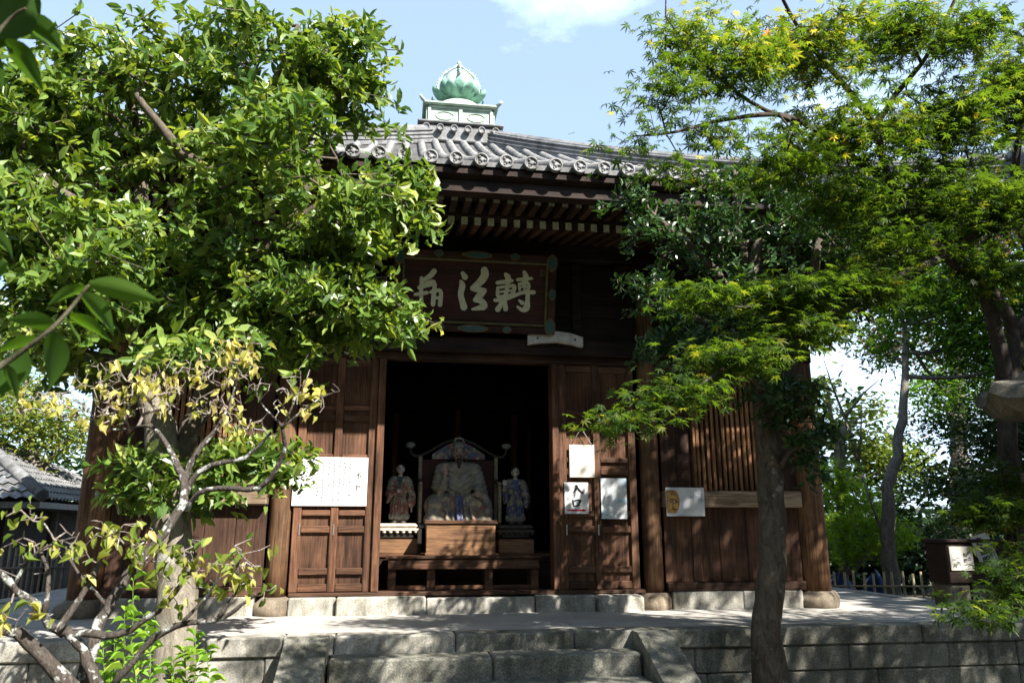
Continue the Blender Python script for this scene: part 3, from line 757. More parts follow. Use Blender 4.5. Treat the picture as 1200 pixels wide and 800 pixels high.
s = MB(); s.prism([(1.86, 1.803), (2.03, 1.803), (2.03, 1.792), (2.075, 1.810), (2.03, 1.832), (2.03, 1.822), (1.86, 1.822)], ye-.001, ye); obj('arrow', s, M_red, t)
s = MB()
for x in (1.845, 2.087):
    for z in (1.79, 2.095): s.lathe([(.005, 0), (.004, .003)], (x, YP, z), 8, 'Y')
obj('pins', s, M_ink, t)
def wash(name, c0, c1, a, b_):
    m, tt, b = new_mat(name); f = noise(tt, 5, objco(tt, (1, 1, 1.5), (2, 1, 4)), 4, .55, .8)
    tt.links.new(ramp(tt, f, [(a, c0), (b_, c1)]), b.inputs['Base Color']); b.inputs['Roughness'].default_value = .35; return m
t = thing('exhibition_poster', 'glossy white poster with pale blue wash on the right door', 'poster', (2.39, YP, 1.72))
s = MB(); sheet(s, 2.242, 2.532, 1.722, 2.16, YP-.004); obj('paper', s, wash('blue_wash_print', (.62, .64, .66), (.24, .42, .52), .52, .70), t)
s = MB(); marks(s, 2.26, 2.36, 1.735, 1.80, 3, .03, YP-.011); marks(s, 2.37, 2.52, 1.735, 1.80, 7, .014, YP-.011); obj('print', s, plain('dark_grey_print', (.12, .12, .14), .7), t)
t = thing('buddha_poster', 'white poster with a golden statue face on the window sill', 'poster', (3.17, 8.28, 1.76))
yq = 8.278
s = MB(); sheet(s, 2.952, 3.392, 1.752, 2.06, yq, .004, .006); obj('paper', s, wash('grey_wash_print', (.60, .61, .64), (.30, .35, .42), .54, .74), t)
Mg1 = plain('golden_brown_print', (.36, .20, .06), .4, var=.4, scale=18); Mg2 = plain('ochre_print', (.52, .33, .10), .4); Mg3 = plain('dark_brown_print', (.05, .025, .012), .5)
def ell(cx, cz, rx, rz, n=24, clip=None):
    o = [(cx+rx*math.cos(2*math.pi*i/n), cz+rz*math.sin(2*math.pi*i/n)) for i in range(n)]
    return [(max(clip, x), z) for x, z in o] if clip else o
s = MB(); y1 = yq-.004
s.prism([(2.958, 1.79), (3.0, 1.785), (3.05, 1.79), (3.085, 1.82), (3.10, 1.87), (3.105, 1.93), (3.09, 1.99), (3.06, 2.03), (2.958, 2.03)], y1-.001, y1); obj('face', s, Mg1, t)
s = MB()
for e_ in (ell(3.03, 1.955, .045, .02), ell(3.0, 1.86, .016, .04), ell(3.06, 1.86, .03, .025), ell(2.985, 1.98, .018, .03)): s.prism(e_, y1-.002, y1-.0012)
obj('face_highlight', s, Mg2, t)
s = MB()
for e_ in (ell(3.055, 1.908, .026, .010), ell(2.985, 1.905, .020, .010), ell(3.03, 1.825, .035, .005), ell(3.015, 1.935, .012, .006), ell(3.02, 1.845, .009, .005)): s.prism(e_, y1-.0035, y1-.0022)
obj('face_shadow', s, Mg3, t)
s = MB()
for e_ in (ell(3.045, 1.907, .012, .006), ell(2.98, 1.904, .010, .006)): s.prism(e_, y1-.005, y1-.0036)
obj('eyes', s, M_paper, t)
s = MB(); marks(s, 3.22, 3.37, 1.88, 2.0, 5, .018, yq-.007, .7); marks(s, 3.14, 3.36, 1.80, 1.84, 9, .012, yq-.007); obj('print', s, M_grey, t)

# ================================================================== altar and statues
def remesh(name, prims, voxel, mats, matfn, parent, loc, disp=None, smooth_it=2):
    import bmesh
    bm = bmesh.new()
    def sph(c, r, M=None):
        rr = r if hasattr(r, '__len__') else (r, r, r)
        mt = Matrix.Translation(c) @ (M or Matrix()) @ Matrix.Diagonal((*rr, 1)); bmesh.ops.create_icosphere(bm, subdivisions=3, radius=1, matrix=mt)
    for p in prims:
        if p[0] == 'e': sph(p[1], p[2], Matrix.Rotation(R(p[3]), 4, p[4]) if len(p) > 3 else None)
        else:
            _, a, ra, b, rb = p; a, b = Vector(a), Vector(b); sph(a, ra); sph(b, rb)
            d = b-a; q = d.to_track_quat('Z', 'Y').to_matrix().to_4x4()
            bmesh.ops.create_cone(bm, cap_ends=True, segments=16, radius1=ra, radius2=rb, depth=d.length, matrix=Matrix.Translation((a+b)/2) @ q)
    me = bpy.data.meshes.new(name); bm.to_mesh(me); bm.free()
    o = bpy.data.objects.new(name, me); COL.objects.link(o)
    md = o.modifiers.new('r', 'REMESH'); md.mode = 'VOXEL'; md.voxel_size = voxel
    sm = o.modifiers.new('s', 'SMOOTH'); sm.factor = .5; sm.iterations = smooth_it
    bpy.context.view_layer.update(); dg = bpy.context.evaluated_depsgraph_get()
    m2 = bpy.data.meshes.new_from_object(o.evaluated_get(dg)); bpy.data.objects.remove(o); bpy.data.meshes.remove(me)
    m2.name = name; m2.materials.clear()
    for m in mats: m2.materials.append(m)
    n = len(m2.vertices); co = np.zeros(n*3, np.float32); m2.vertices.foreach_get('co', co); co = co.reshape(-1, 3)
    if disp is not None:
        nr = np.zeros(n*3, np.float32); m2.vertices.foreach_get('normal', nr); co = co+nr.reshape(-1, 3)*disp(co)[:, None]; m2.vertices.foreach_set('co', co.ravel())
    k = len(m2.polygons); cen = np.zeros(k*3, np.float32); m2.polygons.foreach_get('center', cen); cen = cen.reshape(-1, 3)
    m2.polygons.foreach_set('material_index', matfn(cen).astype(np.int32)); m2.polygons.foreach_set('use_smooth', np.ones(k, bool))
    off = Vector(loc)-ROOTLOC.get(parent.name, Vector()); m2.transform(Matrix.Translation(off)); m2.update()
    return link_mesh(name, m2, parent)
def painted(name, cols, scale=22):
    m, t, b = new_mat(name); v = N(t, 'ShaderNodeTexVoronoi', Scale=scale); t.links.new(objco(t), v.inputs['Vector'])
    sep = t.nodes.new('ShaderNodeSeparateColor'); t.links.new(v.outputs['Color'], sep.inputs[0])
    st = [(i/len(cols), c) for i, c in enumerate(cols)]; r = ramp(t, sep.outputs[0], st+[(1.0, cols[-1])])
    d = ramp(t, v.outputs['Distance'], [(.3, (1, 1, 1)), (.8, (.72, .70, .67))])
    w = noise(t, 30, objco(t), 6, .7); c = mixc(t, 1.0, r, d, 'MULTIPLY'); c = mixc(t, ramp(t, w, [(.5, (0, 0, 0)), (.62, (1, 1, 1))]), c, (.20, .19, .16))
    t.links.new(c, b.inputs['Base Color']); b.inputs['Roughness'].default_value = .7; return m
M_skin = plain('worn_face_paint', (.34, .25, .2), .65, var=.5, scale=30); M_skinp = plain('pale_face_paint', (.46, .42, .38), .65, var=.4, scale=30)
M_olive = painted('grey_olive_robe', [(.26, .26, .205), (.22, .23, .19), (.29, .27, .21), (.24, .24, .22)], 12)
M_pat = painted('flowered_robe', [(.28, .26, .20), (.07, .09, .17), (.30, .27, .19), (.22, .085, .06), (.24, .24, .19), (.38, .33, .22)], 17)
M_sash = painted('blue_sash', [(.05, .07, .17), (.07, .09, .20)], 30)
M_redr = painted('red_robe', [(.22, .075, .055), (.24, .095, .07), (.20, .07, .055), (.33, .28, .21)], 24)
M_bluer = painted('blue_robe', [(.04, .06, .17), (.055, .075, .20), (.045, .06, .15), (.30, .27, .19)], 24)
M_hair = plain('dark_beard', (.035, .03, .027), .8, var=.5, scale=60); M_fitt = plain('box_wood', (.30, .165, .09), .6, var=.35, scale=9)
M_box = wood('offering_box_wood', (.10, .05, .025), (.26, .14, .07), 'X', .55); M_bench = wood('bench_wood', (.04, .018, .010), (.12, .058, .030), 'X', .6)
A0, A1 = at(455, 650, 8.68), at(632, 647, 8.68)
bench = thing('altar_bench', 'long low brown bench across the hall entrance under the statues', 'bench', (.8, 8.85, .92))
bx0, bx1, bz = A0[0]-.0, A1[0], 1.33
s = MB(); s.box(bx0-.03, bx1+.03, 8.66, 9.05, bz-.03, bz, b=.006); obj('top', s, M_bench, bench)
s = MB(); s.box(bx0, bx1, 8.68, 8.71, bz-.14, bz-.033, b=.005); obj('apron', s, M_bench, bench)
for x in (bx0, bx0+.42, bx0+1.05, bx1-.09):
    for y in ((8.715, 8.96)):
        s = MB(); s.box(x, x+.09, y, y+.08, .921, bz-.033, b=.006); obj('leg', s, M_bench, bench)
s = MB(); s.box(bx0+.05, bx1-.05, 8.74, 8.77, .98, 1.02); obj('stretcher', s, M_bench, bench)
B0, B1 = at(499, 609, 8.76), at(582, 608, 8.76); bxt = B0[2]
box = thing('offering_box', 'plain light wood box in front of the seated statue', 'box', (.78, 8.88, bz))
s = MB(); s.box(B0[0]+.01, B1[0]-.01, 8.77, 9.02, bz+.001, bxt-.045, b=.005); obj('body', s, M_box, box)
s = MB(); s.box(B0[0]-.012, B1[0]+.012, 8.75, 9.04, bxt-.043, bxt, b=.006); obj('lid', s, M_bench, box)
s = MB(); s.box(B0[0]+.0, B1[0]-.0, 8.76, 8.769, bz+.001, bz+.03, b=.003); obj('skirting', s, M_box, box)
alt = thing('altar_platform', 'dark low platform inside the hall carrying chair and statues', 'platform', (.8, 9.7, .92))
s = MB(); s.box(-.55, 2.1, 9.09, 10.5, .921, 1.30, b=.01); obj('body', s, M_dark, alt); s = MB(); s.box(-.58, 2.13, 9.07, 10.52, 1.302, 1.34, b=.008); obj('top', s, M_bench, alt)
# painted chair
Yc = 9.65
c0 = at(493, 600, Yc); c1 = at(579, 600, Yc); cx_ = (c0[0]+c1[0])/2; hw_ = (c1[0]-c0[0])/2+.02; zt = at(535, 515, Yc)[2]; ze = at(535, 535, Yc)[2]
chair = thing('altar_chair', 'black lacquered chair with painted arched back behind the seated statue', 'chair', (cx_, Yc, 1.34))
M_blk = plain('black_lacquer', (.02, .016, .013), .4); M_brass = plain('worn_gilt_post', (.22, .18, .12), .5, .2, .4, 30)
M_arch = painted('painted_arch', [(.36, .07, .05), (.06, .20, .14), (.07, .10, .32), (.36, .09, .06), (.42, .38, .28)], 20)
s = MB(); s.box(cx_-hw_-.02, cx_+hw_+.02, 9.25, 9.72, 1.62, 1.68, b=.01); obj('seat', s, M_blk, chair)
for sx in (-1, 1):
    for y in (9.28, 9.67):
        s = MB(); s.box(cx_+sx*hw_-.025, cx_+sx*hw_+.025, y-.025, y+.025, 1.341, 1.62, b=.006); obj('leg', s, M_blk, chair)
    s = MB(); s.box(cx_+sx*hw_-.025, cx_+sx*hw_+.025, Yc-.02, Yc+.02, 1.682, ze-.0, b=.006); obj('back_post', s, M_brass, chair)
    s = MB(); s.box(cx_+sx*hw_-.02, cx_+sx*hw_+.02, 9.26, 9.30, 1.682, 2.12, b=.006); s.tube([(cx_+sx*hw_, 9.24, 2.14), (cx_+sx*hw_, 9.45, 2.16), (cx_+sx*hw_, Yc-.02, 2.2)], .02, 8); obj('arm', s, M_brass, chair)
s = MB(); arch = []
for i in range(31):
    u = -1+2*i/30; z = ze+(zt-ze)*(math.cos(u*math.pi)*.5+.5)**.75
    arch.append((cx_+u*(hw_+.04), Yc-.0, z))
hornl = [(cx_-hw_-.13, Yc-.02, ze+.10), (cx_-hw_-.12, Yc-.01, ze+.04), (cx_-hw_-.08, Yc, ze+.0)]; hornr = [(2*cx_-x, y, z) for x, y, z in hornl][::-1]
s.tube(hornl+arch+hornr, .022, 8); obj('crest_rail', s, M_blk, chair)
for sx in (-1, 1):
    s = MB(); s.lathe([(.012, 0), (.05, .02), (.065, .05), (.05, .075), (.01, .08)], (cx_+sx*(hw_+.13), Yc-.02, ze+.09), 12); obj('lotus_end', s, plain('grey_green_paint', (.2, .22, .19), .7, var=.4, scale=40), chair)
s = MB(); inner = [(x-(x-cx_)*.12, z-.03) for x, _, z in arch[4:-4]]; s.prism(inner+[(inner[-1][0], ze-.03), (inner[0][0], ze-.03)], Yc-.012, Yc+.012); obj('painted_panel', s, M_arch, chair)
s = MB(); s.box(cx_-hw_+.03, cx_+hw_-.03, Yc-.005, Yc+.01, 1.70, ze-.04); obj('back_panel', s, plain('dark_red_back', (.05, .010, .008), .7), chair)
# seated statue
SB = at(537, 607, 9.32); sz0 = 1.683; sc_ = (at(537, 512, 9.32)[2]-sz0)/1.0
stat = thing('seated_statue', 'painted wooden statue of a bearded seated man with one hand raised', 'statue', (SB[0], 9.40, sz0))
def fingers(base, dirs, L_, r, side):
    out = []
    for i, l in enumerate((.85, 1.0, .95, .75)):
        b = Vector(base)+Vector(side)*(i-1.5)*r*2.3; m = b+Vector(dirs[0])*L_*l*.55; e_ = m+Vector(dirs[1])*L_*l*.45
        out += [('c', b, r, m, r*.95), ('c', m, r*.95, e_, r*.75)]
    b = Vector(base)-Vector(side)*r*3.4-Vector(dirs[0])*L_*.35; out.append(('c', b, r, b+(Vector(dirs[0])*.6-Vector(side)*.35)*L_*.7, r*.8)); return out
k = sc_
P_ = [('e', (0, 0, .46), (.18, .13, .22)), ('e', (0, -.01, .60), (.19, .12, .12)), ('c', (-.16, 0, .635), .075, (.16, 0, .635), .075), ('c', (0, 0, .68), .05, (0, -.01, .75), .045),
      ('e', (0, -.025, .815), (.066, .078, .098)), ('e', (0, -.05, .765), (.048, .05, .05)), ('c', (0, -.10, .825), .012, (0, -.112, .80), .016), ('e', (0, -.095, .852), (.045, .014, .01)),
      ('e', (-.068, -.01, .81), (.014, .022, .038)), ('e', (.068, -.01, .81), (.014, .022, .038)), ('c', (-.025, -.098, .775), .008, (.025, -.098, .775), .008),
      ('e', (-.21, -.06, .18), (.19, .2, .17)), ('e', (.21, -.06, .18), (.19, .2, .17)), ('e', (0, -.05, .2), (.28, .2, .15)), ('c', (-.26, -.14, .06), .1, (.26, -.14, .06), .1), ('c', (-.28, -.16, .22), .08, (-.31, -.16, .04), .09),
      ('c', (-.2, 0, .62), .08, (-.235, -.05, .42), .085), ('c', (-.235, -.05, .42), .085, (-.19, -.14, .40), .06), ('c', (-.19, -.14, .40), .055, (-.17, -.17, .50), .038), ('c', (-.17, -.17, .50), .022, (-.165, -.175, .56), .022),
      ('e', (-.165, -.178, .585), (.034, .016, .036)), ('c', (-.21, -.10, .38), .06, (-.25, -.10, .22), .05),
      ('c', (.2, 0, .62), .08, (.25, -.05, .42), .085), ('c', (.25, -.05, .42), .08, (.235, -.17, .36), .06), ('e', (.22, -.215, .345), (.04, .04, .028)),
      ('c', (.27, -.12, .38), .06, (.33, -.16, .10), .075), ('c', (.33, -.16, .10), .07, (.34, -.17, .03), .06), ('c', (.12, -.17, .30), .03, (.16, -.22, .05), .035), ('c', (-.12, -.19, .28), .03, (-.15, -.22, .05), .035), ('c', (0, -.2, .30), .045, (0, -.235, .05), .04)]
P_ += fingers((-.163, -.18, .612), ((0, -.02, 1), (.05, -.25, .95)), .07, .0085, (1, 0, 0))+fingers((.22, -.245, .345), ((0, -.6, -.6), (0, -.2, -1)), .07, .0095, (1, 0, 0))
def scl(P, k):
    o = []
    for p in P:
        if p[0] == 'e': o.append(('e', tuple(Vector(p[1])*k), tuple(x*k for x in p[2])))
        else: o.append(('c', tuple(Vector(p[1])*k), p[2]*k, tuple(Vector(p[3])*k), p[4]*k))
    return o
def mf(c):
    x, y, z = c[:, 0]/k, c[:, 1]/k, c[:, 2]/k; m = np.ones(len(c)); m[z < .37] = 2; m[(np.abs(x) < .05) & (z < .31) & (y < -.1)] = 3
    m[(z > .705) & (np.abs(x) < .1)] = 0; m[(np.hypot(x+.165, z-.60) < .085) & (y < -.15)] = 0; m[(np.hypot(x-.22, z-.32) < .055) & (y < -.19)] = 0
    m[(np.abs(x)+abs(.0) < (z-.52)*.28) & (z < .705) & (y < 0)] = 0; return m
def dsp(c):
    x, y, z = c[:, 0]/k, c[:, 1]/k, c[:, 2]/k; a = np.arctan2(y+.02, x)
    lo = np.clip((.38-z)/.1, 0, 1)*.010*np.sin(a*22+z*16+3*np.sin(x*9)); mid = np.where((z > .34) & (z < .66), .0055*np.sin(z*95-np.abs(x)*60), 0)
    return np.where(z > .69, 0, lo+mid)
remesh('figure', scl(P_, k), .0085, [M_skin, M_olive, M_pat, M_sash], mf, stat, (SB[0], 9.42, sz0), dsp)
def loc_mb(fn): s = MB(); s.smooth = True; fn(s); s.v = [(v[0]*k+SB[0], v[1]*k+9.42, v[2]*k+sz0) for v in s.v]; return s
obj('beard', loc_mb(lambda s: (s.tube([(0, -.095, .745), (0, -.11, .70), (0, -.115, .64), (0, -.11, .60)], [.03, .028, .018, .004], 10), s.tube([(-.035, -.10, .77), (0, -.112, .785), (.035, -.10, .77)], [.006, .008, .006], 6))), M_hair, stat)
obj('eyes', loc_mb(lambda s: [s.lathe([(.001, -.006), (.011, -.003), (.012, 0), (.001, .004)], (x, -.094, .832), 10, 'Y') for x in (-.027, .027)]), M_ink, stat)
obj('crown_cap', loc_mb(lambda s: (s.lathe([(.072, .865), (.078, .885), (.070, .92), (.05, .945), (.01, .955)], (0, -.02, 0), 20), s.tube([(-.05, -.05, .95), (-.045, -.06, .985), (0, -.06, .995), (.045, -.06, .985), (.05, -.05, .95)], .014, 8), s.tube([(-.075, -.02, .95), (.075, -.02, .95)], .008, 8))), plain('grey_green_cap', (.19, .2, .18), .7, var=.4, scale=30), stat)
obj('collar', loc_mb(lambda s: (s.tube([(-.10, .02, .715), (-.07, -.08, .68), (-.03, -.125, .60), (.0, -.14, .52)], [.016]*4, 8, flat=.6), s.tube([(.10, .02, .715), (.07, -.08, .68), (.03, -.125, .60), (.0, -.14, .52)], [.016]*4, 8, flat=.6))), M_olive, stat)
# attendants on their pedestals
def pedestal(px0, px1, py, Y, label, lit):
    a, b_ = at(px0, py, Y), at(px1, py, Y); x0, x1, z1 = a[0], b_[0], b_[2]
    pd = thing('pedestal', label, 'pedestal', ((x0+x1)/2, Y+.2, 1.34), 'statue pedestals')
    s = MB(); s.box(x0+.01, x1-.01, Y, Y+.40, 1.341, 1.50, b=.006); obj('base', s, M_box, pd)
    s = MB(); s.box(x0+.04, x1-.04, Y+.03, Y+.37, 1.502, z1-.06, b=.02); obj('waist', s, M_blk, pd)
    s = MB(); s.box(x0, x1, Y-.01, Y+.41, z1-.085, z1-.055, b=.008)
    for i in range(7): s.lathe([(.004, z1-.085-.035), (.022, z1-.1), (.024, z1-.087)], (x0+.03+(x1-x0-.06)*i/6, Y+.012, 0), 8)
    obj('moulding', s, lit, pd)
    s = MB(); s.box(x0+.015, x1-.015, Y+.005, Y+.39, z1-.053, z1, b=.03); obj('slab', s, lit, pd)
    return (x0+x1)/2, z1, Y
M_pale = plain('pale_plaster', (.5, .45, .38), .75, var=.3, scale=25); M_dk2 = plain('dark_pedestal_paint', (.09, .075, .065), .6, var=.4, scale=25)
def attendant(px, ptop, xz, label, robe, red):
    X, z0, Y = xz; X = at(px, 560, Y+.2)[0]; H = at(px, ptop, Y+.2)[2]-z0; q = H/.66
    st = thing('attendant_statue', label, 'statue', (X, Y+.2, z0), 'attendant statues')
    m_ = 1
    P = [('e', (0, 0, .17), (.105, .075, .15)), ('c', (-.04, 0, .08), .075, (.04, 0, .08), .075), ('e', (0, 0, .38), (.085, .06, .14)), ('c', (-.075, 0, .475), .045, (.075, 0, .475), .045), ('c', (0, 0, .5), .025, (0, -.005, .54), .024),
         ('e', (0, -.012, .598), (.042, .05, .06)), ('c', (0, -.058, .605), .007, (0, -.066, .592), .009), ('e', (-.043, 0, .595), (.009, .014, .022)), ('e', (.043, 0, .595), (.009, .014, .022)), ('e', (0, -.05, .565), (.022, .016, .012)),
         ('e', (-.05, -.05, .018), (.033, .055, .02)), ('e', (.05, -.05, .018), (.033, .055, .02))]
    if red:
        P += [('c', (-.095, 0, .46), .04, (-.12, -.03, .33), .042), ('c', (-.12, -.03, .33), .042, (-.03, -.085, .35), .03), ('e', (0, -.09, .355), (.022, .018, .02)), ('c', (-.11, -.04, .31), .035, (-.13, -.05, .24), .025),
              ('c', (.095, 0, .46), .04, (.13, -.01, .33), .042), ('c', (.13, -.01, .33), .042, (.135, -.03, .22), .045), ('e', (.135, -.04, .185), (.018, .02, .03))]
        P += [(a, Vector(b)*1, r, Vector(c), r2) for a, b, r, c, r2 in fingers((.135, -.045, .165), ((0, -.1, -1), (0, -.2, -1)), .04, .006, (0, 1, 0))]
    else:
        P += [('c', (-.095, 0, .46), .04, (-.125, -.03, .36), .042), ('c', (-.125, -.03, .36), .04, (-.135, -.09, .41), .03), ('e', (-.138, -.10, .445), (.022, .012, .024)), ('c', (-.12, -.04, .36), .035, (-.125, -.05, .26), .03),
              ('c', (.095, 0, .46), .04, (.125, -.01, .34), .045), ('c', (.125, -.01, .34), .042, (.13, -.03, .25), .04), ('e', (.12, -.05, .22), (.02, .02, .03))]
        P += fingers((-.138, -.102, .465), ((-.1, -.1, 1), (0, -.3, .9)), .045, .006, (1, 0, 0))
    def mfn(c):
        x, y, z = c[:, 0]/q, c[:, 1]/q, c[:, 2]/q; m = np.ones(len(c)); m[z > .515] = 0; m[z < .045] = 2; m[(np.abs(x) < (z-.36)*.25) & (y < -.02) & (z > .36) & (z < .515)] = 3; m[(z > .42) & (np.abs(x) > .06) & (z <= .515)] = 4
        hx, hz = ((0, .355) if red else (-.138, .47)); m[(np.hypot(x-hx, z-hz) < .03) & (y < -.07)] = 0; m[(z < .1) & (z > .045)] = 4; return m
    def dd(c):
        x, y, z = c[:, 0]/q, c[:, 1]/q, c[:, 2]/q; return np.where((z < .32) & (z > .05), .006*np.sin(np.arctan2(y, x)*15+z*9), np.where(z < .5, .002*np.sin(z*150-np.abs(x)*80), 0))
    remesh('figure', scl(P, q), .0055, [M_skinp, robe, M_dk2, M_sash if not red else M_teal, M_olive], mfn, st, (X, Y+.2, z0), dd, 1)
    s = MB(); s.smooth = True
    for x in (-.017, .017): s.lathe([(.001, -.004), (.007, -.002), (.007, 0), (.001, .002)], (X+x*q, Y+.2-.056*q, z0+.612*q), 8, 'Y')
    obj('eyes', s, M_ink, st)
    s = MB(); s.smooth = True; s.lathe([(.043, .615), (.0445, .635), (.035, .655), (.004, .664)], (0, -.004, 0), 14); s.v = [(v[0]*q+X, v[1]*q+Y+.2, v[2]*q+z0) for v in s.v]; obj('hair', s, M_hair, st)
pl_ = pedestal(440, 491, 613, 9.10, 'pale tiered pedestal at the left of the offering box', M_pale)
pr_ = pedestal(584, 627, 615, 9.10, 'dark tiered pedestal at the right of the offering box', M_dk2)
attendant(469, 543, pl_, 'small standing statue in a red robe with a pale face', M_redr, True)
attendant(604, 547, pr_, 'small standing statue in a blue robe with one raised hand', M_bluer, False)
# revolving sutra cabinet in the gloom behind
cab = thing('sutra_cabinet', 'dark octagonal sutra cabinet in the gloom behind the statues', 'cabinet', (CX, 12.5, .92))
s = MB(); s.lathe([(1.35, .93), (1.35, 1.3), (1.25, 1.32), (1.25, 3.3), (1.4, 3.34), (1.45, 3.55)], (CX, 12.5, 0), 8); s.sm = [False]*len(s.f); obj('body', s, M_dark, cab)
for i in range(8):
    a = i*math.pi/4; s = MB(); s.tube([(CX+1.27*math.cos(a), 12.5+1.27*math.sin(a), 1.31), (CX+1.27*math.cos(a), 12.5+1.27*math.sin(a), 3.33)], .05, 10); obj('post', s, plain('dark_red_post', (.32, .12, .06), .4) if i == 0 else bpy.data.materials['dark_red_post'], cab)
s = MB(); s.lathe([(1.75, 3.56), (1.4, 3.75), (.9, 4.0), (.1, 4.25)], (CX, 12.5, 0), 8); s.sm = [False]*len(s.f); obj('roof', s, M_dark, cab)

# ================================================================== trees and plants
def resample(paths, step):
    P, Rr = [], []
    for pts, rad in paths:
        pts = np.array(pts, float); rad = np.array(rad, float)
        for i in range(len(pts)-1):
            L_ = np.linalg.norm(pts[i+1]-pts[i]); n = max(1, int(L_/step))
            for j in range(n): P.append(pts[i]+(pts[i+1]-pts[i])*j/n); Rr.append(rad[i]+(rad[i+1]-rad[i])*j/n)
        P.append(pts[-1]); Rr.append(rad[-1])
    return np.array(P), np.array(Rr)
def curvy(pts, rad, wob=.02, step=.10):
    """a hand-set limb path made smooth and a little crooked"""
    P = np.array(pts, float); n = len(P); out, orad = [], []
    for i in range(n-1):
        p0, p1, p2, p3 = P[max(i-1, 0)], P[i], P[i+1], P[min(i+2, n-1)]; m = max(2, int(np.linalg.norm(p2-p1)/step))
        for j in range(m):
            u = j/m; out.append(.5*(2*p1+(p2-p0)*u+(2*p0-5*p1+4*p2-p3)*u*u+(3*p1-p0-3*p2+p3)*u**3)+rng.normal(0, wob, 3)*(1 if (i or j) else 0)*min(1, rad[i]*12)); orad.append((rad[i]+(rad[i+1]-rad[i])*u)*(1+rng.normal(0, .04)))
    out.append(P[-1]); orad.append(rad[-1]); return np.array(out), orad
def sample_blobs(blobs, n, shell=.5):
    """blobs: centre, radii, weight; points gather towards the outside of each clump"""
    w = np.array([b[2] for b in blobs], float); w /= w.sum(); idx = rng.choice(len(blobs), n, p=w)
    d = rng.normal(size=(n, 3)); d /= np.linalg.norm(d, axis=1)[:, None]; r = rng.random(n)**shell
    c = np.array([b[0] for b in blobs]); rr = np.array([b[1] for b in blobs])
    return c[idx]+d*rr[idx]*r[:, None]
def sample_clumps(blobs, ncl, per, rad=.2, flat=.3, shell=.42):
    c = sample_blobs(blobs, ncl, shell); k = np.maximum(3, rng.normal(per, per*.35, ncl).astype(int)); r = rad*rng.uniform(.6, 1.35, ncl)
    p = np.repeat(c, k, 0); q = np.clip(rng.normal(0, .55, (len(p), 3)), -1.1, 1.1)*np.repeat(r, k)[:, None]*np.array([1, 1, flat]); q[:, 2] -= .35*(q[:, 0]**2+q[:, 1]**2)/np.repeat(r, k)
    return p+q
def grow(main_P, att, maxlen=.5):
    """join every twig tip to the nearest wood already there; returns parents, positions, base offsets"""
    nm = len(main_P); pos = list(main_P); par = [-1]*nm
    d = np.min(np.linalg.norm(att[:, None, :]-main_P[None, ::2, :], axis=2), axis=1); order = np.argsort(d)
    A = np.zeros((nm+len(att)*8, 3)); A[:nm] = main_P; cnt = nm; parent = -np.ones(len(A), int)
    tips = []
    for o in order:
        p = att[o]; q = int(np.argmin(np.sum((A[:cnt]-p)**2, axis=1))); v = p-A[q]; L_ = np.linalg.norm(v)
        k = int(min(7, max(1, math.ceil(L_/maxlen*2)))); prev = q; side = rng.normal(0, .06*L_, 3); side[2] += .05*L_
        for j in range(1, k+1):
            t = j/k; A[cnt] = A[q]+v*t+side*math.sin(math.pi*t)*(k > 1); parent[cnt] = prev; prev = cnt; cnt += 1
        tips.append(prev)
    return A[:cnt], parent[:cnt], np.array(tips), nm
def twig_mesh(mb, A, parent, nm, r0, rmax, kk=4):
    n = len(A); w = np.zeros(n)
    ch = np.zeros(n, int)
    for i in range(n-1, nm-1, -1):
        if ch[i] == 0: w[i] = 1
        w[parent[i]] += w[i]; ch[parent[i]] += 1
    for i in range(nm, n):
        p = parent[i]; ra = min(rmax, r0*w[i]**.45); rb = ra if p < nm else min(rmax, r0*w[p]**.45)
        mb.tube([A[p], A[i]], [rb if p >= nm else ra*1.15, ra], kk if ra < .012 else 6, cap=False)
LEAF = (np.array([(0, 0, 0), (.33, .82, .13), (.68, .72, .10), (1, 0, -.10), (.33, -.82, .13), (.68, -.72, .10), (.33, 0, .0), (.68, 0, -.02)]) * np.array([1, .5, 1]),
        [(0, 6, 1), (0, 4, 6), (6, 7, 2, 1), (6, 4, 5, 7), (7, 3, 2), (7, 5, 3)])
def maple_template(lobes=7):
    v = [(0, 0, 0)]; L_ = [.42, .72, .93, 1.0, .93, .72, .42] if lobes == 7 else [.6, .9, 1, .9, .6]; n = lobes
    angs = np.radians(np.linspace(-128, 128, n)); f = []
    for i in range(n):
        a = angs[i]; l = L_[i]
        v.append((math.cos(a)*l, math.sin(a)*l, -.12*l))
        if i < n-1: b = (angs[i]+angs[i+1])/2; v.append((math.cos(b)*.36, math.sin(b)*.36, .03))
    idx = list(range(1, len(v)))
    pts = []
    # narrow lobes: base points a little each side of the axis
    out = [(0, 0, 0)]; faces = []
    for i in range(n):
        a = angs[i]; l = L_[i]; k = len(out)
        out += [(math.cos(a-.30)*.34*l**.5, math.sin(a-.30)*.34*l**.5, .03), (math.cos(a-.13)*.62*l, math.sin(a-.13)*.62*l, .0), (math.cos(a)*l, math.sin(a)*l, -.14*l), (math.cos(a+.13)*.62*l, math.sin(a+.13)*.62*l, .0), (math.cos(a+.30)*.34*l**.5, math.sin(a+.30)*.34*l**.5, .03)]
        faces += [(0, k, k+1, k+3, k+4), (k+1, k+2, k+3)]
    return np.array(out), faces
MAPLE = maple_template(7); MAPLE5 = maple_template(5)
STRIP = (np.array([(0, 0, 0), (.45, .5, .05), (1, 0, -.08), (.45, -.5, .05)]), [(0, 3, 2, 1)])
def norm(a): return a/(np.linalg.norm(a, axis=1)[:, None]+1e-9)
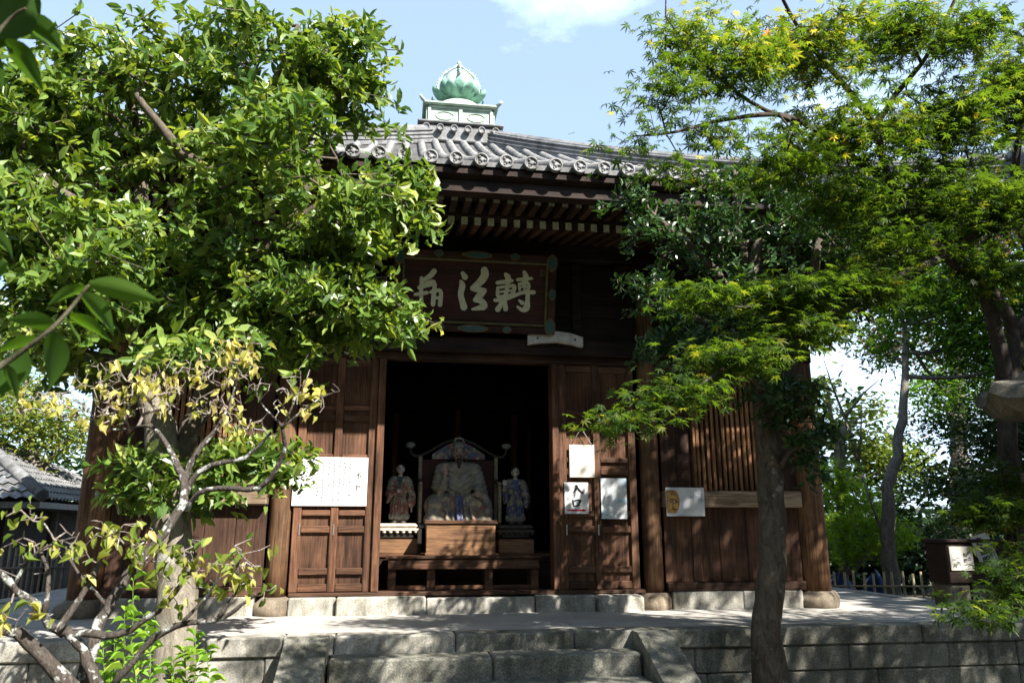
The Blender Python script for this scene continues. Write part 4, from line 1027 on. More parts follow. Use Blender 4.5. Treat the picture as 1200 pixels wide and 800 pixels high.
def leaf_mesh(name, tpl, base, d, up, length, width, tint, mat, parent, curl=None, smooth=False):
    tv, tf = tpl; n, m = len(base), len(tv)
    d = norm(d); s = norm(np.cross(up, d)); u = np.cross(d, s)
    cu = np.ones(n) if curl is None else curl
    V = base[:, None, :]+d[:, None, :]*(tv[None, :, 0]*length[:, None])[:, :, None]+s[:, None, :]*(tv[None, :, 1]*width[:, None])[:, :, None]+u[:, None, :]*(tv[None, :, 2]*length[:, None]*cu[:, None])[:, :, None]
    V = V.reshape(-1, 3)-np.array(ROOTLOC.get(parent.name, Vector()) if parent is not None else (0, 0, 0))
    ls = np.array([len(f) for f in tf]); flat = np.concatenate([np.array(f) for f in tf])
    loops = (flat[None, :]+(np.arange(n)*m)[:, None]).ravel(); tot = np.tile(ls, n); start = np.concatenate([[0], np.cumsum(tot)[:-1]])
    me = bpy.data.meshes.new(name); me.vertices.add(len(V)); me.vertices.foreach_set('co', V.ravel().astype(np.float32))
    me.loops.add(len(loops)); me.loops.foreach_set('vertex_index', loops.astype(np.int32)); me.polygons.add(len(tot)); me.polygons.foreach_set('loop_start', start.astype(np.int32))
    me.polygons.foreach_set('use_smooth', np.full(len(tot), smooth))
    me.materials.append(mat); at_ = me.attributes.new('tint', 'FLOAT', 'POINT'); at_.data.foreach_set('value', np.repeat(tint, m).astype(np.float32))
    me.update(calc_edges=True); me.validate(); return link_mesh(name, me, parent)
def whorls(tips_pos, tips_dir, per, length, spread=1.0, droop=.25, jitter=.03):
    """leaves radiating round each twig end"""
    n = len(tips_pos); N_ = n*per; ax = norm(tips_dir+np.array([0, 0, .5])+rng.normal(0, .25, (n, 3)))
    ax = np.repeat(ax, per, 0); rnd = norm(rng.normal(size=(N_, 3))); rad = norm(rnd-ax*np.sum(rnd*ax, 1)[:, None])
    el = rng.uniform(.45, 1.0, N_)[:, None]*spread; d = norm(rad*el+ax*(1.05-el*.75)); d[:, 2] -= droop*rng.random(N_); d = norm(d)
    up = norm(ax+rad*.15+rng.normal(0, .16, (N_, 3)))
    b = np.repeat(tips_pos, per, 0)-ax*rng.random(N_)[:, None]*length*.7+rng.normal(0, jitter, (N_, 3))
    return b, d, up, length*rng.uniform(.65, 1.15, N_)
def dirs_of(A, parent, tips): return norm(A[tips]-A[parent[tips]])
B = lambda px, py, Y, rx, ry, rz=None, w=None: (at(px, py, Y), (rx*Y/900, rz if rz else (rx+ry)/2*Y/900, ry*Y/900), w if w else rx*ry)

# ---- big broad-leaved evergreen at the left
M_bark1 = bark('pale_mottled_bark', (.09, .075, .056), (.29, .26, .21), (.40, .385, .34), .60); M_lf1 = leafmat('evergreen_leaf', [(0, (.045, .105, .018)), (.45, (.135, .225, .042)), (.8, (.26, .34, .08)), (1, (.41, .46, .15))], .42, (1.5, 1.35, .42), .34)
TB = at(205, 800, 5.9); t = thing('broadleaf_tree', 'big sunlit evergreen tree with glossy leaves at the left of the steps', 'tree', (TB[0], 5.9, 0))
Y = 5.9
limbs = [curvy([(TB[0]+.02, Y, -.05), (TB[0], Y, .3), at(206, 720, Y), at(204, 640, Y), at(198, 570, Y), at(186, 500, Y), at(172, 440, Y), at(158, 380, 5.85), at(140, 320, 5.8)], [.22, .16, .135, .13, .125, .11, .085, .07, .06], .012),
         curvy([at(196, 560, Y), at(225, 500, 6.0), at(255, 420, 6.0), at(272, 350, 5.95), at(278, 300, 5.9), at(262, 240, 5.8), at(270, 190, 5.7)], [.085, .075, .07, .068, .06, .05, .04], .012),
         curvy([at(140, 320, 5.8), at(110, 260, 5.7), at(70, 220, 5.6), at(20, 190, 5.5)], [.075, .055, .04, .025]), curvy([at(140, 320, 5.8), at(160, 250, 5.9), at(170, 180, 6.0), at(150, 110, 5.9)], [.07, .055, .045, .025]),
         curvy([at(262, 240, 5.8), at(230, 190, 5.6), at(195, 160, 5.5), at(160, 110, 5.4)], [.055, .05, .035, .02]), curvy([at(270, 190, 5.7), at(300, 130, 5.7), at(330, 80, 5.8), at(350, 30, 5.8)], [.045, .04, .03, .015]),
         curvy([at(275, 320, 5.9), at(330, 280, 5.8), at(375, 240, 5.7), at(420, 215, 5.6), at(470, 215, 5.5)], [.06, .05, .04, .03, .012]), curvy([at(272, 350, 5.95), at(340, 370, 5.8), at(400, 365, 5.7), at(470, 360, 5.6)], [.05, .04, .03, .012]),
         curvy([at(330, 280, 5.8), at(370, 190, 5.9), at(380, 110, 5.9)], [.04, .03, .015]), curvy([at(255, 420, 6.0), at(300, 410, 6.05), at(360, 400, 6.0), at(430, 395, 5.9)], [.05, .04, .03, .012]),
         curvy([at(172, 440, Y), at(120, 420, 5.8), at(60, 400, 5.7)], [.05, .04, .02]), curvy([at(200, 600, Y), at(250, 570, 5.75), at(300, 545, 5.7), at(345, 545, 5.65)], [.03, .025, .018, .008]), curvy([at(203, 610, Y), at(190, 590, 5.7), at(165, 560, 5.6)], [.025, .02, .01])]
s = MB(); s.smooth = True
for i, (pp, rr) in enumerate(limbs[:1]): s.tube(pp, rr, 16, jit=.05)
obj('trunk', s, M_bark1, t)
M_bark1d = bark('shaded_grey_bark', (.05, .04, .03), (.15, .125, .095), (.22, .2, .17), .62)  # darker copy of the trunk bark, crown shade put into its colour
limb_mb = MB(); limb_mb.smooth = True
for pp, rr in limbs[1:]: limb_mb.tube(pp, rr, 10, jit=.04)
blobs = [B(150, 95, 5.8, 125, 75), B(70, 150, 5.7, 80, 60), B(320, 70, 5.8, 115, 65), B(400, 60, 5.8, 60, 55), B(60, 225, 5.7, 100, 80), B(190, 170, 5.9, 100, 45, w=3200), B(310, 200, 5.8, 100, 75, w=6500), B(420, 225, 5.6, 66, 42), B(380, 110, 5.9, 55, 55),
         B(390, 270, 5.6, 85, 45), B(420, 362, 5.6, 86, 45), B(350, 330, 5.7, 80, 60), B(250, 300, 5.7, 110, 60), B(90, 320, 5.7, 100, 60), B(170, 370, 6.0, 130, 55, .5), B(380, 395, 5.8, 90, 30), B(20, 300, 5.6, 60, 50), B(300, 400, 6.1, 70, 35, .35), B(464, 222, 5.5, 38, 30), B(466, 362, 5.45, 32, 30, .35, 1700), B(30, 250, 5.4, 60, 50, .7), B(30, 120, 5.5, 50, 50, .6), B(60, 340, 5.5, 60, 40, .5), B(230, 40, 5.7, 60, 35, .6)]
mp_, mr_ = resample([l for l in limbs[:-2]], .09)
far = mp_[:, 2] > at(150, 470, Y)[2]
blobs += [B(330, 150, 5.0, 70, 50, .5), B(140, 330, 5.35, 75, 50, .5), B(60, 370, 5.6, 60, 50, .4), B(420, 250, 5.1, 50, 35, .4), B(110, 410, 5.9, 70, 40, .4), B(255, 400, 5.3, 45, 20, .5, 900), B(195, 412, 5.35, 45, 20, .5, 900)]
att = np.concatenate([sample_clumps(blobs, 260, 11, .26, .3), sample_blobs(blobs, 450, .5)])
A, par, tips, nm = grow(mp_[far], att)
low = [B(250, 565, 5.75, 62, 35), B(165, 560, 5.6, 45, 38), B(330, 545, 5.65, 42, 38), B(290, 530, 5.7, 55, 25)]
mp2, _ = resample(limbs[-2:], .06); A2, par2, tips2, nm2 = grow(mp2, sample_blobs(low, 150, .5))
s = limb_mb; twig_mesh(s, A, par, nm, .0038, .035); twig_mesh(s, A2, par2, nm2, .0035, .02)
obj('branches', s, M_bark1d, t)
tp = np.concatenate([A[tips], A2[tips2]]); td = np.concatenate([dirs_of(A, par, tips), dirs_of(A2, par2, tips2)])
b_, d_, u_, l_ = whorls(tp, td, 8, .116, 1.0, .35)
n_ = len(b_); leaf_mesh('crown', LEAF, b_, d_, u_, l_, l_*rng.uniform(.40, .54, n_), np.clip(np.repeat(rng.normal(.42, .2, len(tp)), 8)+rng.normal(0, .14, n_), 0, 1), M_lf1, t, rng.uniform(.4, 1.6, n_))

# ---- dark evergreen at the right, its trunk before the podium
M_bark2 = bark('grey_brown_bark', (.045, .035, .026), (.15, .125, .10), (.25, .25, .22), .60); M_lf2 = leafmat('dark_camellia_leaf', [(0, (.018, .050, .014)), (.5, (.036, .088, .022)), (.85, (.065, .13, .03)), (1, (.11, .18, .045))], .28, (1.2, 1.2, .5), .34)
t2 = thing('camellia_tree', 'dark evergreen tree with a bare leaning trunk in front of the lattice window', 'tree', (at(903, 800, 6.15)[0], 6.15, 0)); Y = 6.15
limbs = [curvy([(at(905, 800, Y)[0]+.02, Y, -.05), at(904, 795, Y), at(897, 740, Y), at(903, 690, Y), at(905, 640, Y), at(903, 580, Y), at(900, 520, Y), at(895, 460, Y), at(882, 400, Y), at(878, 340, 6.0), at(890, 280, 5.9)], [.17, .142, .122, .116, .112, .108, .10, .09, .07, .055, .04], .003),
         curvy([at(899, 490, Y), at(925, 440, 6.0), at(945, 380, 5.9), at(955, 310, 5.8), at(960, 260, 5.8)], [.08, .06, .05, .04, .02]), curvy([at(890, 440, Y), at(850, 400, 6.0), at(810, 370, 5.9), at(765, 350, 5.8)], [.06, .05, .035, .012]),
         curvy([at(880, 380, 6.1), at(840, 320, 6.0), at(800, 280, 5.9), at(760, 245, 5.8)], [.05, .04, .03, .012]), curvy([at(878, 340, 6.0), at(865, 260, 6.0), at(860, 200, 6.0)], [.045, .03, .015]), curvy([at(903, 560, Y), at(925, 530, 6.0), at(945, 520, 5.9)], [.03, .02, .008])]
s = MB(); s.smooth = True
for i, (pp, rr) in enumerate(limbs): s.tube(pp, rr, 14 if i < 1 else 9, jit=.06 if i < 1 else .03)
obj('trunk', s, M_bark2, t2)
blobs = [B(745, 235, 5.9, 32, 38), B(770, 275, 5.9, 48, 40), B(740, 320, 5.85, 28, 25), B(765, 345, 5.85, 38, 28), B(850, 270, 5.9, 85, 75), B(940, 250, 5.9, 90, 70), B(980, 310, 5.9, 60, 50), B(800, 420, 5.85, 50, 45), B(775, 385, 5.8, 30, 30), B(880, 380, 5.9, 90, 55), B(960, 380, 5.9, 50, 40), B(905, 470, 5.9, 60, 30), B(945, 510, 5.9, 28, 38), B(860, 205, 6.0, 60, 30), B(950, 560, 5.9, 16, 22)]
mp_, _ = resample(limbs, .09); att = np.concatenate([sample_clumps(blobs, 100, 10, .18, .35), sample_blobs(blobs, 300, .5)]); A, par, tips, nm = grow(mp_, att)
s = MB(); s.smooth = True; twig_mesh(s, A, par, nm, .0034, .03); obj('branches', s, M_bark2, t2)
b_, d_, u_, l_ = whorls(A[tips], dirs_of(A, par, tips), 8, .082, 1.0, .3)
n_ = len(b_); leaf_mesh('crown', LEAF, b_, d_, u_, l_, l_*rng.uniform(.42, .54, n_), np.clip(rng.normal(.42, .24, n_), 0, 1), M_lf2, t2, rng.uniform(.3, 1.5, n_))

# ---- maple leaning in from the right
M_bark3 = bark('dark_maple_bark', (.028, .022, .018), (.085, .07, .058), (.17, .165, .15), .66)
MAPST = [(0, (.026, .060, .012)), (.35, (.075, .140, .024)), (.52, (.19, .22, .04)), (.72, (.43, .36, .08)), (.86, (.46, .25, .07)), (1, (.35, .06, .03))]
M_lf3 = leafmat('maple_leaf', MAPST, .64, (1.7, 1.5, .45), .5, .3)
t3 = thing('maple_tree', 'wide maple turning yellow at the top reaching in from the right edge', 'tree', (5.0, 4.9, 0))
limbs = [curvy([(5.1, 5.0, -.05), (5.0, 5.0, .3), at(1215, 680, 5.0), at(1192, 610, 5.0), at(1182, 540, 5.0), at(1180, 480, 5.0), at(1172, 410, 4.9), at(1150, 340, 4.8), at(1108, 300, 4.7), at(1075, 258, 4.6), at(1050, 230, 4.5)], [.16, .12, .082, .072, .068, .062, .054, .044, .038, .035, .032], .005),
         curvy([at(1050, 230, 4.5), at(1035, 190, 4.45), at(1026, 150, 4.4), at(990, 100, 4.3), at(955, 60, 4.1), at(925, 15, 3.9), at(905, -30, 3.7)], [.03, .026, .024, .018, .015, .012, .008], .004),
         curvy([at(1045, 215, 4.5), at(1000, 185, 4.4), at(960, 155, 4.2), at(915, 135, 4.0), at(850, 140, 3.75), at(790, 155, 3.5), at(740, 160, 3.35)], [.026, .022, .02, .016, .012, .008, .004], .004), curvy([at(925, 140, 4.03), at(880, 120, 3.85), at(820, 70, 3.55), at(780, 20, 3.35)], [.014, .011, .008, .004], .004),
         curvy([at(1026, 150, 4.4), at(1050, 110, 4.4), at(1080, 75, 4.3), at(1110, 20, 4.2), at(1130, -30, 4.1)], [.022, .019, .016, .012, .008], .004), curvy([at(1080, 75, 4.3), at(1060, 30, 4.3), at(1045, -10, 4.2)], [.012, .009, .006], .004),
         curvy([at(1180, 480, 5.0), at(1190, 400, 5.0), at(1170, 350, 5.0), at(1130, 310, 4.9), at(1115, 250, 4.9), at(1110, 190, 4.9)], [.06, .05, .04, .03, .022, .014], .006), curvy([at(1190, 400, 5.0), at(1215, 330, 5.0), at(1190, 240, 4.9), at(1200, 130, 4.7), at(1240, 30, 4.5)], [.048, .04, .034, .026, .015], .006),
         curvy([at(1108, 300, 4.7), at(1060, 320, 4.4), at(1000, 345, 4.2), at(930, 350, 4.05), at(870, 360, 3.95), at(800, 350, 3.85)], [.03, .022, .016, .012, .008, .004], .004), curvy([at(1000, 345, 4.2), at(930, 395, 4.0), at(860, 425, 3.85), at(800, 465, 3.75), at(740, 500, 3.65)], [.014, .011, .009, .006, .003], .004),
         curvy([at(1185, 580, 5.0), at(1180, 640, 4.6), at(1172, 690, 4.2), at(1150, 714, 3.95)], [.03, .02, .012, .005], .004), curvy([at(1187, 590, 5.0), at(1190, 640, 4.6), at(1175, 690, 4.2)], [.025, .016, .006], .004),
         curvy([at(1215, 330, 5.0), (6.2, 4.6, 3.6), (7.2, 4.2, 4.2), (8.2, 3.8, 4.6)], [.06, .05, .04, .015], .006), curvy([at(1240, 30, 4.5), (5.6, 3.4, 5.2), (6.2, 2.6, 5.6)], [.03, .02, .01], .006)]
s = MB(); s.smooth = True
for i, (pp, rr) in enumerate(limbs): s.tube(pp, rr, 12 if i < 1 else 7, jit=.05 if i < 1 else 0)
obj('trunk', s, M_bark3, t3)
def spray(px, py, Y, rx, ry, w=None, th=.10): return (at(px, py, Y), (rx*Y/900, rx*.8*Y/900, max(th, ry*Y/900)), w or rx*ry)
top = [spray(800, 50, 3.35, 55, 45, 1500), spray(775, 110, 3.35, 45, 35, 1100), spray(745, 165, 3.35, 35, 14, 450), spray(865, 70, 3.6, 80, 60), spray(850, 160, 3.6, 70, 35, 1600), spray(950, 60, 4.1, 95, 65), spray(1050, 40, 4.2, 80, 60), spray(1130, 40, 4.2, 60, 50), spray(790, -60, 3.3, 60, 50, 700), spray(980, -90, 3.8, 130, 60, 3000), spray(920, 190, 4.1, 70, 40), spray(800, 205, 3.6, 40, 18, 500)]
midc = [spray(1000, 160, 4.3, 110, 60), spray(1110, 150, 4.5, 90, 70), spray(1080, 240, 4.6, 110, 55), spray(1170, 240, 4.7, 60, 70), spray(1150, 320, 4.7, 70, 40), spray(990, 235, 4.3, 60, 40), spray(1040, 290, 4.4, 70, 30), spray(1190, 110, 4.5, 60, 80)]
sp = [spray(1000, 340, 4.2, 85, 22, 2600, .07), spray(920, 345, 4.05, 75, 18, 1900, .06), spray(830, 348, 3.9, 55, 9, 700, .05), spray(940, 390, 4.0, 60, 18, 1600, .06), spray(865, 420, 3.85, 60, 16, 1600, .06), spray(800, 462, 3.75, 45, 14, 900, .06), spray(745, 492, 3.65, 35, 12, 520, .05), spray(718, 508, 3.62, 16, 6, 120, .03)]
lowr = [spray(1165, 600, 4.5, 40, 22, 1100), spray(1186, 650, 4.3, 14, 20, 260), spray(1155, 716, 3.95, 36, 12, 480, .06), spray(1190, 690, 4.1, 20, 35, 600), spray(1190, 560, 4.7, 30, 30, 600)]
out = [((6.3, 4.4, 3.9), (1.0, 1.0, .45), 6000), ((7.6, 4.0, 4.4), (1.1, 1.1, .5), 7500), ((5.9, 3.2, 5.1), (.9, 1.0, .4), 5000), ((5.0, 2.2, 5.4), (.8, .7, .35), 3500), ((3.5, 2.6, 5.0), (.8, .5, .3), 3600)]  # unseen crown clumps, added to shade the steps and podium
mp_, _ = resample(limbs, .07)
pa = np.concatenate([sample_blobs(top, 640, .6), sample_blobs(midc, 930, .6), sample_blobs(sp, 460, .6), sample_blobs(lowr, 170, .6), sample_blobs(out, 1000, .6)]); A, par, tips, nm = grow(mp_, pa, .35)
s = MB(); s.smooth = True; twig_mesh(s, A, par, nm, .0016, .014, 4); obj('branches', s, M_bark3, t3)
per = 8; tp, td = A[tips], dirs_of(A, par, tips); n_ = len(tp)*per
b_ = np.repeat(tp, per, 0)+rng.normal(0, 1, (n_, 3))*np.array([.095, .095, .035]); d_ = np.repeat(td, per, 0)*np.array([1, 1, .2])+rng.normal(0, .7, (n_, 3))*np.array([1, 1, .25]); d_[:, 2] -= .28
u_ = np.tile([0, 0, 1.], (n_, 1))+rng.normal(0, .35, (n_, 3)); l_ = .062*rng.uniform(.65, 1.25, n_)*np.clip(b_[:, 1]/4.2, .75, 1.1)
tv = np.concatenate([rng.normal(.17, .10, len(tp))]); hi = np.clip((tp[:, 2]-3.9)/1.0, 0, 1)*np.clip((3.6-tp[:, 0])/1.8, 0.12, 1); tv = tv+.46*hi
leaf_mesh('crown', MAPLE, b_, d_, u_, l_, l_, np.clip(np.repeat(tv, per)+rng.normal(0, .11, n_)+(rng.random(n_) > .985)*.22, 0, 1), M_lf3, t3, rng.uniform(.3, 2.2, n_))

# ---- half-bare fruit tree close by at the left, grey with lichen
M_bark4 = bark('lichened_bark', (.035, .029, .024), (.13, .11, .095), (.46, .48, .46), .55, 3.6); M_lf4 = leafmat('yellowing_leaf', [(0, (.07, .13, .02)), (.35, (.16, .22, .03)), (.65, (.52, .50, .15)), (.88, (.68, .60, .26)), (1, (.42, .2, .06))], .45, (1.25, 1.15, .5), .5, .3)
M_twig = bark('pale_twigs', (.14, .11, .095), (.36, .30, .265), (.45, .44, .42), .56, 3)
t4 = thing('plum_tree', 'half bare old fruit tree with lichened limbs and yellow leaves in front', 'tree', (-1.75, 2.9, 0))
def pth(pts, Y, rad, dY=0.0, wob=.006): 
    return curvy([at(x, y, Y+dY*i/(len(pts)-1)) for i, (x, y) in enumerate(pts)], np.interp(np.linspace(0, 1, len(pts)), np.linspace(0, 1, len(rad)), rad), wob, .04)
rt_ = at(85, 810, 2.8)
limbs = [pth([(-6, 735), (20, 742), (45, 765), (72, 792), (90, 815)], 2.7, [.035, .04, .045, .05], .1), pth([(119, 812), (108, 785), (97, 762), (84, 745), (75, 735)], 2.8, [.038, .034, .03, .026]),
         pth([(75, 742), (56, 730), (44, 708), (26, 698), (10, 680), (-8, 668)], 2.8, [.026, .024, .022, .02], -.2), curvy([(rt_[0]-.02, 2.82, -.05), (rt_[0], 2.82, .3), tuple(at(92, 880, 2.8)), tuple(at(88, 805, 2.8))], [.09, .07, .055, .05]),
         pth([(95, 805), (112, 742), (126, 714), (144, 685), (158, 664), (180, 640), (200, 614), (214, 590), (216, 560), (209, 548), (200, 530), (190, 512), (178, 500), (162, 499), (140, 504), (112, 498), (80, 490), (40, 478)], 2.85, [.042, .034, .032, .030, .028, .024, .014, .010, .007, .004], .35),
         pth([(215, 575), (222, 545), (238, 520), (254, 502), (268, 478), (277, 450), (286, 420), (292, 405)], 3.05, [.022, .02, .016, .012, .007, .003], .1), pth([(214, 588), (232, 553), (262, 541), (288, 536), (313, 512), (318, 505)], 3.05, [.014, .013, .011, .008, .004], -.1),
         pth([(218, 600), (232, 578), (258, 572), (304, 571), (326, 546), (334, 520), (330, 497)], 3.0, [.013, .012, .012, .012, .010, .008], -.25), pth([(331, 500), (350, 485), (370, 470), (385, 462), (398, 458)], 2.75, [.006, .004, .002]), pth([(331, 500), (322, 490), (310, 478), (300, 462)], 2.75, [.006, .004, .002]), pth([(334, 497), (345, 470), (352, 452), (352, 435)], 2.75, [.005, .003, .0015]),
         pth([(78, 742), (100, 743), (124, 745), (153, 738), (180, 719), (190, 709), (205, 694), (216, 678), (226, 668), (229, 650), (225, 632)], 2.8, [.026, .022, .02, .018, .014, .01, .006], -.2), pth([(130, 806), (157, 774), (182, 746), (205, 734), (222, 729), (254, 726), (270, 719), (282, 709), (300, 697), (318, 690)], 2.7, [.022, .02, .019, .017, .014, .009, .004], -.15),
         pth([(256, 723), (270, 703), (279, 686), (278, 660), (283, 645)], 2.58, [.008, .007, .005, .003]), pth([(214, 728), (230, 712), (245, 695), (256, 676)], 2.6, [.008, .006, .005, .003]), pth([(66, 740), (86, 712), (108, 678), (122, 645), (132, 622)], 2.75, [.014, .013, .011, .007, .004], .1), pth([(52, 718), (56, 690), (54, 660), (40, 635)], 2.72, [.012, .01, .007, .004]), pth([(128, 712), (118, 702), (108, 690), (95, 675), (82, 655), (77, 640)], 2.95, [.008, .008, .007, .006, .004]), pth([(16, 690), (30, 660), (55, 640), (90, 628)], 2.7, [.008, .006, .005, .002])]
sun_ = MB(); sun_.smooth = True
for pp, rr in limbs: sun_.tube(pp, [r*(.52 if max(rr) > .02 else .8) for r in rr], 9, jit=.09)
obj('trunk', sun_, M_bark4, t4)
bl = [B(120, 440, 3.1, 55, 22), B(60, 475, 3.1, 60, 20), B(170, 455, 3.1, 40, 30), B(205, 450, 3.1, 45, 35), B(255, 430, 3.1, 35, 35), B(285, 410, 3.1, 25, 22), B(290, 445, 3.1, 28, 28), B(355, 460, 2.75, 42, 28), B(290, 500, 3.0, 40, 22), B(250, 470, 3.1, 40, 30), B(130, 480, 3.1, 40, 18)]
bl2 = [B(40, 640, 2.7, 42, 36), B(95, 640, 2.75, 40, 30), B(130, 625, 2.8, 40, 22), B(30, 720, 2.65, 28, 22), B(240, 660, 2.6, 42, 30), B(285, 660, 2.58, 42, 30), B(300, 690, 2.55, 28, 18), B(210, 690, 2.65, 35, 25), B(170, 640, 2.8, 40, 28), B(20, 600, 2.7, 30, 25)]
mp_, _ = resample(limbs[2:], .035)
at1 = sample_blobs(bl, 720, .6); at2 = sample_blobs(bl2, 210, .6)
A, par, tips, nm = grow(mp_, np.concatenate([at1, at2]), .16)
s = MB(); s.smooth = True; twig_mesh(s, A, par, nm, .0014, .006, 5); obj('twigs', s, M_twig, t4)
tp = A[tips]; keep = rng.random(len(tp)) < np.where(tp[:, 2] > 1.95, .19, .5); tp = tp[keep]; per = 2; n_ = len(tp)*per
b_ = np.repeat(tp, per, 0)+rng.normal(0, .012, (n_, 3)); d_ = rng.normal(0, .5, (n_, 3)); d_[:, 2] = -rng.uniform(.2, 1.1, n_); u_ = rng.normal(0, .5, (n_, 3))+np.array([.2, -.6, .6])
hi = b_[:, 2] > 1.95; l_ = np.where(hi, .045, .044)*rng.uniform(.6, 1.2, n_)
leaf_mesh('leaves', LEAF, b_, d_, u_, l_, l_*rng.uniform(.42, .58, n_), np.clip(np.where(hi, rng.normal(.66, .13, n_), rng.normal(.40, .2, n_)), 0, 1), M_lf4, t4, rng.uniform(.6, 3.5, n_))

# ---- twig with big leaves hanging in close at the left edge
M_lf5 = leafmat('broad_green_leaf', [(0, (.03, .075, .012)), (.5, (.05, .11, .016)), (1, (.09, .16, .025))], .5, (1.5, 1.5, .35), .5, .3)
BIG_v = []; BIG_f = []
for i in range(9):
    tt = i/8; w = .5*math.sin(math.pi*min(1, tt*.94+.03)**.8)*(1-.25*tt)
    for q in (-1, -.5, 0, .5, 1): BIG_v.append((tt, w*q, -.22*tt*tt+.10*abs(q)*math.sin(math.pi*tt)))
for i in range(8):
    for j in range(4): k0 = i*5+j; BIG_f.append((k0, k0+5, k0+6, k0+1))
BIG = (np.array(BIG_v), BIG_f)
t5 = thing('overhanging_branch', 'leafy twig with broad green leaves hanging in at the upper left corner', 'branch', tuple(at(-60, 300, 1.3)))
s = MB(); s.smooth = True
for pts, rad in (([(-120, 500), (-40, 450), (0, 430), (35, 405), (62, 384), (88, 355), (104, 334)], [.006, .005, .0045, .004, .0035, .003, .002]), ([(-120, 500), (-70, 300), (-40, 150), (-15, 60), (12, 22), (30, 10)], [.007, .006, .005, .004, .003, .002]), ([(-40, 150), (-25, 190), (-12, 212)], [.004, .003, .002])):
    P_, R_ = curvy([at(x, y, 1.3+.04*math.sin(x)) for x, y in pts], rad, .002, .02); s.tube(P_, R_, 7)
obj('twig', s, bark('twig_bark', (.05, .045, .03), (.12, .11, .07)), t5)
LV = [((35, -5), (-30, 45), 60, .3), ((42, -12), (0, 60), 34, .2), ((20, 22), (92, 60), 36, .45), ((6, 48), (57, 102), 36, .4), ((-25, 60), (8, 108), 34, .35), ((-12, 212), (18, 242), 26, .6), ((104, 332), (186, 349), 26, .75), ((100, 336), (54, 352), 22, .6), ((95, 345), (144, 388), 30, .6), ((80, 368), (132, 394), 22, .55), ((75, 372), (98, 398), 20, .7), ((66, 380), (14, 372), 24, .5), ((60, 388), (68, 452), 48, .5), ((44, 398), (-8, 408), 28, .45), ((30, 410), (-4, 466), 34, .3), ((4, 428), (26, 466), 24, .35), ((-20, 270), (28, 300), 22, .6), ((-20, 300), (16, 268), 16, .6), ((-30, 330), (12, 308), 22, .5)]
b_ = np.array([at(a[0], a[1], 1.3+.03*(i % 3)) for i, (a, _, _, _) in enumerate(LV)]); e_ = np.array([at(b[0], b[1], 1.3+.03*(i % 3)+.04*math.sin(i*2.3)) for i, (_, b, _, _) in enumerate(LV)])
d_ = e_-b_; l_ = np.linalg.norm(d_, axis=1)*1.03; w_ = np.array([x[2] for x in LV])*1.3/900*1.15
u_ = np.array([.2, .6, .75])[None, :]+rng.normal(0, .2, (len(LV), 3))
leaf_mesh('leaves', BIG, b_, d_, u_, l_, w_, np.array([x[3] for x in LV]), M_lf5, t5, rng.uniform(.4, 1.0, len(LV)), smooth=True)

cb = sample_blobs([(np.array([-.75, 1.0, 3.15]), (.5, .45, .25), 1), (np.array([-1.3, 1.1, 2.95]), (.5, .5, .25), 1), (np.array([-1.9, 1.4, 2.7]), (.4, .5, .3), .8)], 260, .5)  # unseen bough and leaves added to shade the lower plum limbs
pl5, _ = resample([curvy([(-2.6, 1.2, 2.2), (-1.9, 1.2, 2.6), (-1.2, 1.1, 2.95), (-.6, 1.0, 3.2)], [.03, .022, .014, .006], .01)], .06); A, par, tips, nm = grow(pl5, cb, .3)
s = MB(); s.smooth = True; s.tube(pl5, .018, 7); twig_mesh(s, A, par, nm, .002, .01); obj('shade_bough', s, bpy.data.materials['twig_bark'], t5)
n_ = 260*4; leaf_mesh('leaves', BIG, np.repeat(A[tips], 4, 0)+rng.normal(0, .03, (n_, 3)), rng.normal(0, 1, (n_, 3))*np.array([1, 1, .4]), rng.normal(0, .3, (n_, 3))+np.array([0, 0, 1]), np.full(n_, .12), np.full(n_, .07), rng.random(n_), M_lf5, t5, None, True)
# ---- saplings and weeds at the foot of the big tree
M_lf6 = leafmat('young_leaf', [(0, (.10, .22, .02)), (.6, (.20, .36, .035)), (1, (.32, .42, .06))], .4, (1.2, 1.2, .4), .5, .3)
def stalks(name, label, pts, h, Y, ll):
    base = at(pts[0][0], 800, Y); th = thing(name, label, 'plant', (base[0], Y, 0))
    s = MB(); s.smooth = True; bs, ds, us = [], [], []
    for (x, ytop) in pts:
        p1 = at(x, ytop, Y+rng.normal(0, .08)); p0 = np.array([p1[0]+rng.normal(0, .05), p1[1], 0]); n = 26
        line = [p0+(p1-p0)*i/n+np.array([.02*math.sin(i*.4), 0, 0]) for i in range(n+1)]; s.tube(line, [.006-.0045*i/n for i in range(n+1)], 6)
        for i in range(6, n+1):
            for k_ in range(2): a = i*2.4+k_*math.pi+rng.normal(0, .4); bs.append(line[i]); ds.append((math.cos(a), math.sin(a), rng.uniform(-.1, .7))); us.append((rng.normal(0, .3), rng.normal(0, .3)-.2, 1))
    obj('stems', s, plain('green_stem_'+name, (.12, .17, .05), .7), th); n = len(bs); l = ll*rng.uniform(.6, 1.2, n)
    leaf_mesh('leaves', LEAF, np.array(bs), np.array(ds), np.array(us), l, l*.34, np.clip(rng.normal(.55, .2, n), 0, 1), M_lf6, th, rng.uniform(.5, 3, n))
stalks('sapling', 'bright green upright young shoots beside the big tree trunk', [(160, 680), (150, 715), (138, 745), (172, 720), (125, 760), (160, 765), (180, 745)], 1, 4.6, .085)
stalks('weed', 'small yellowish weed growing against the foot of the tree trunk', [(232, 745), (218, 765), (245, 762), (205, 775)], 1, 5.45, .10)

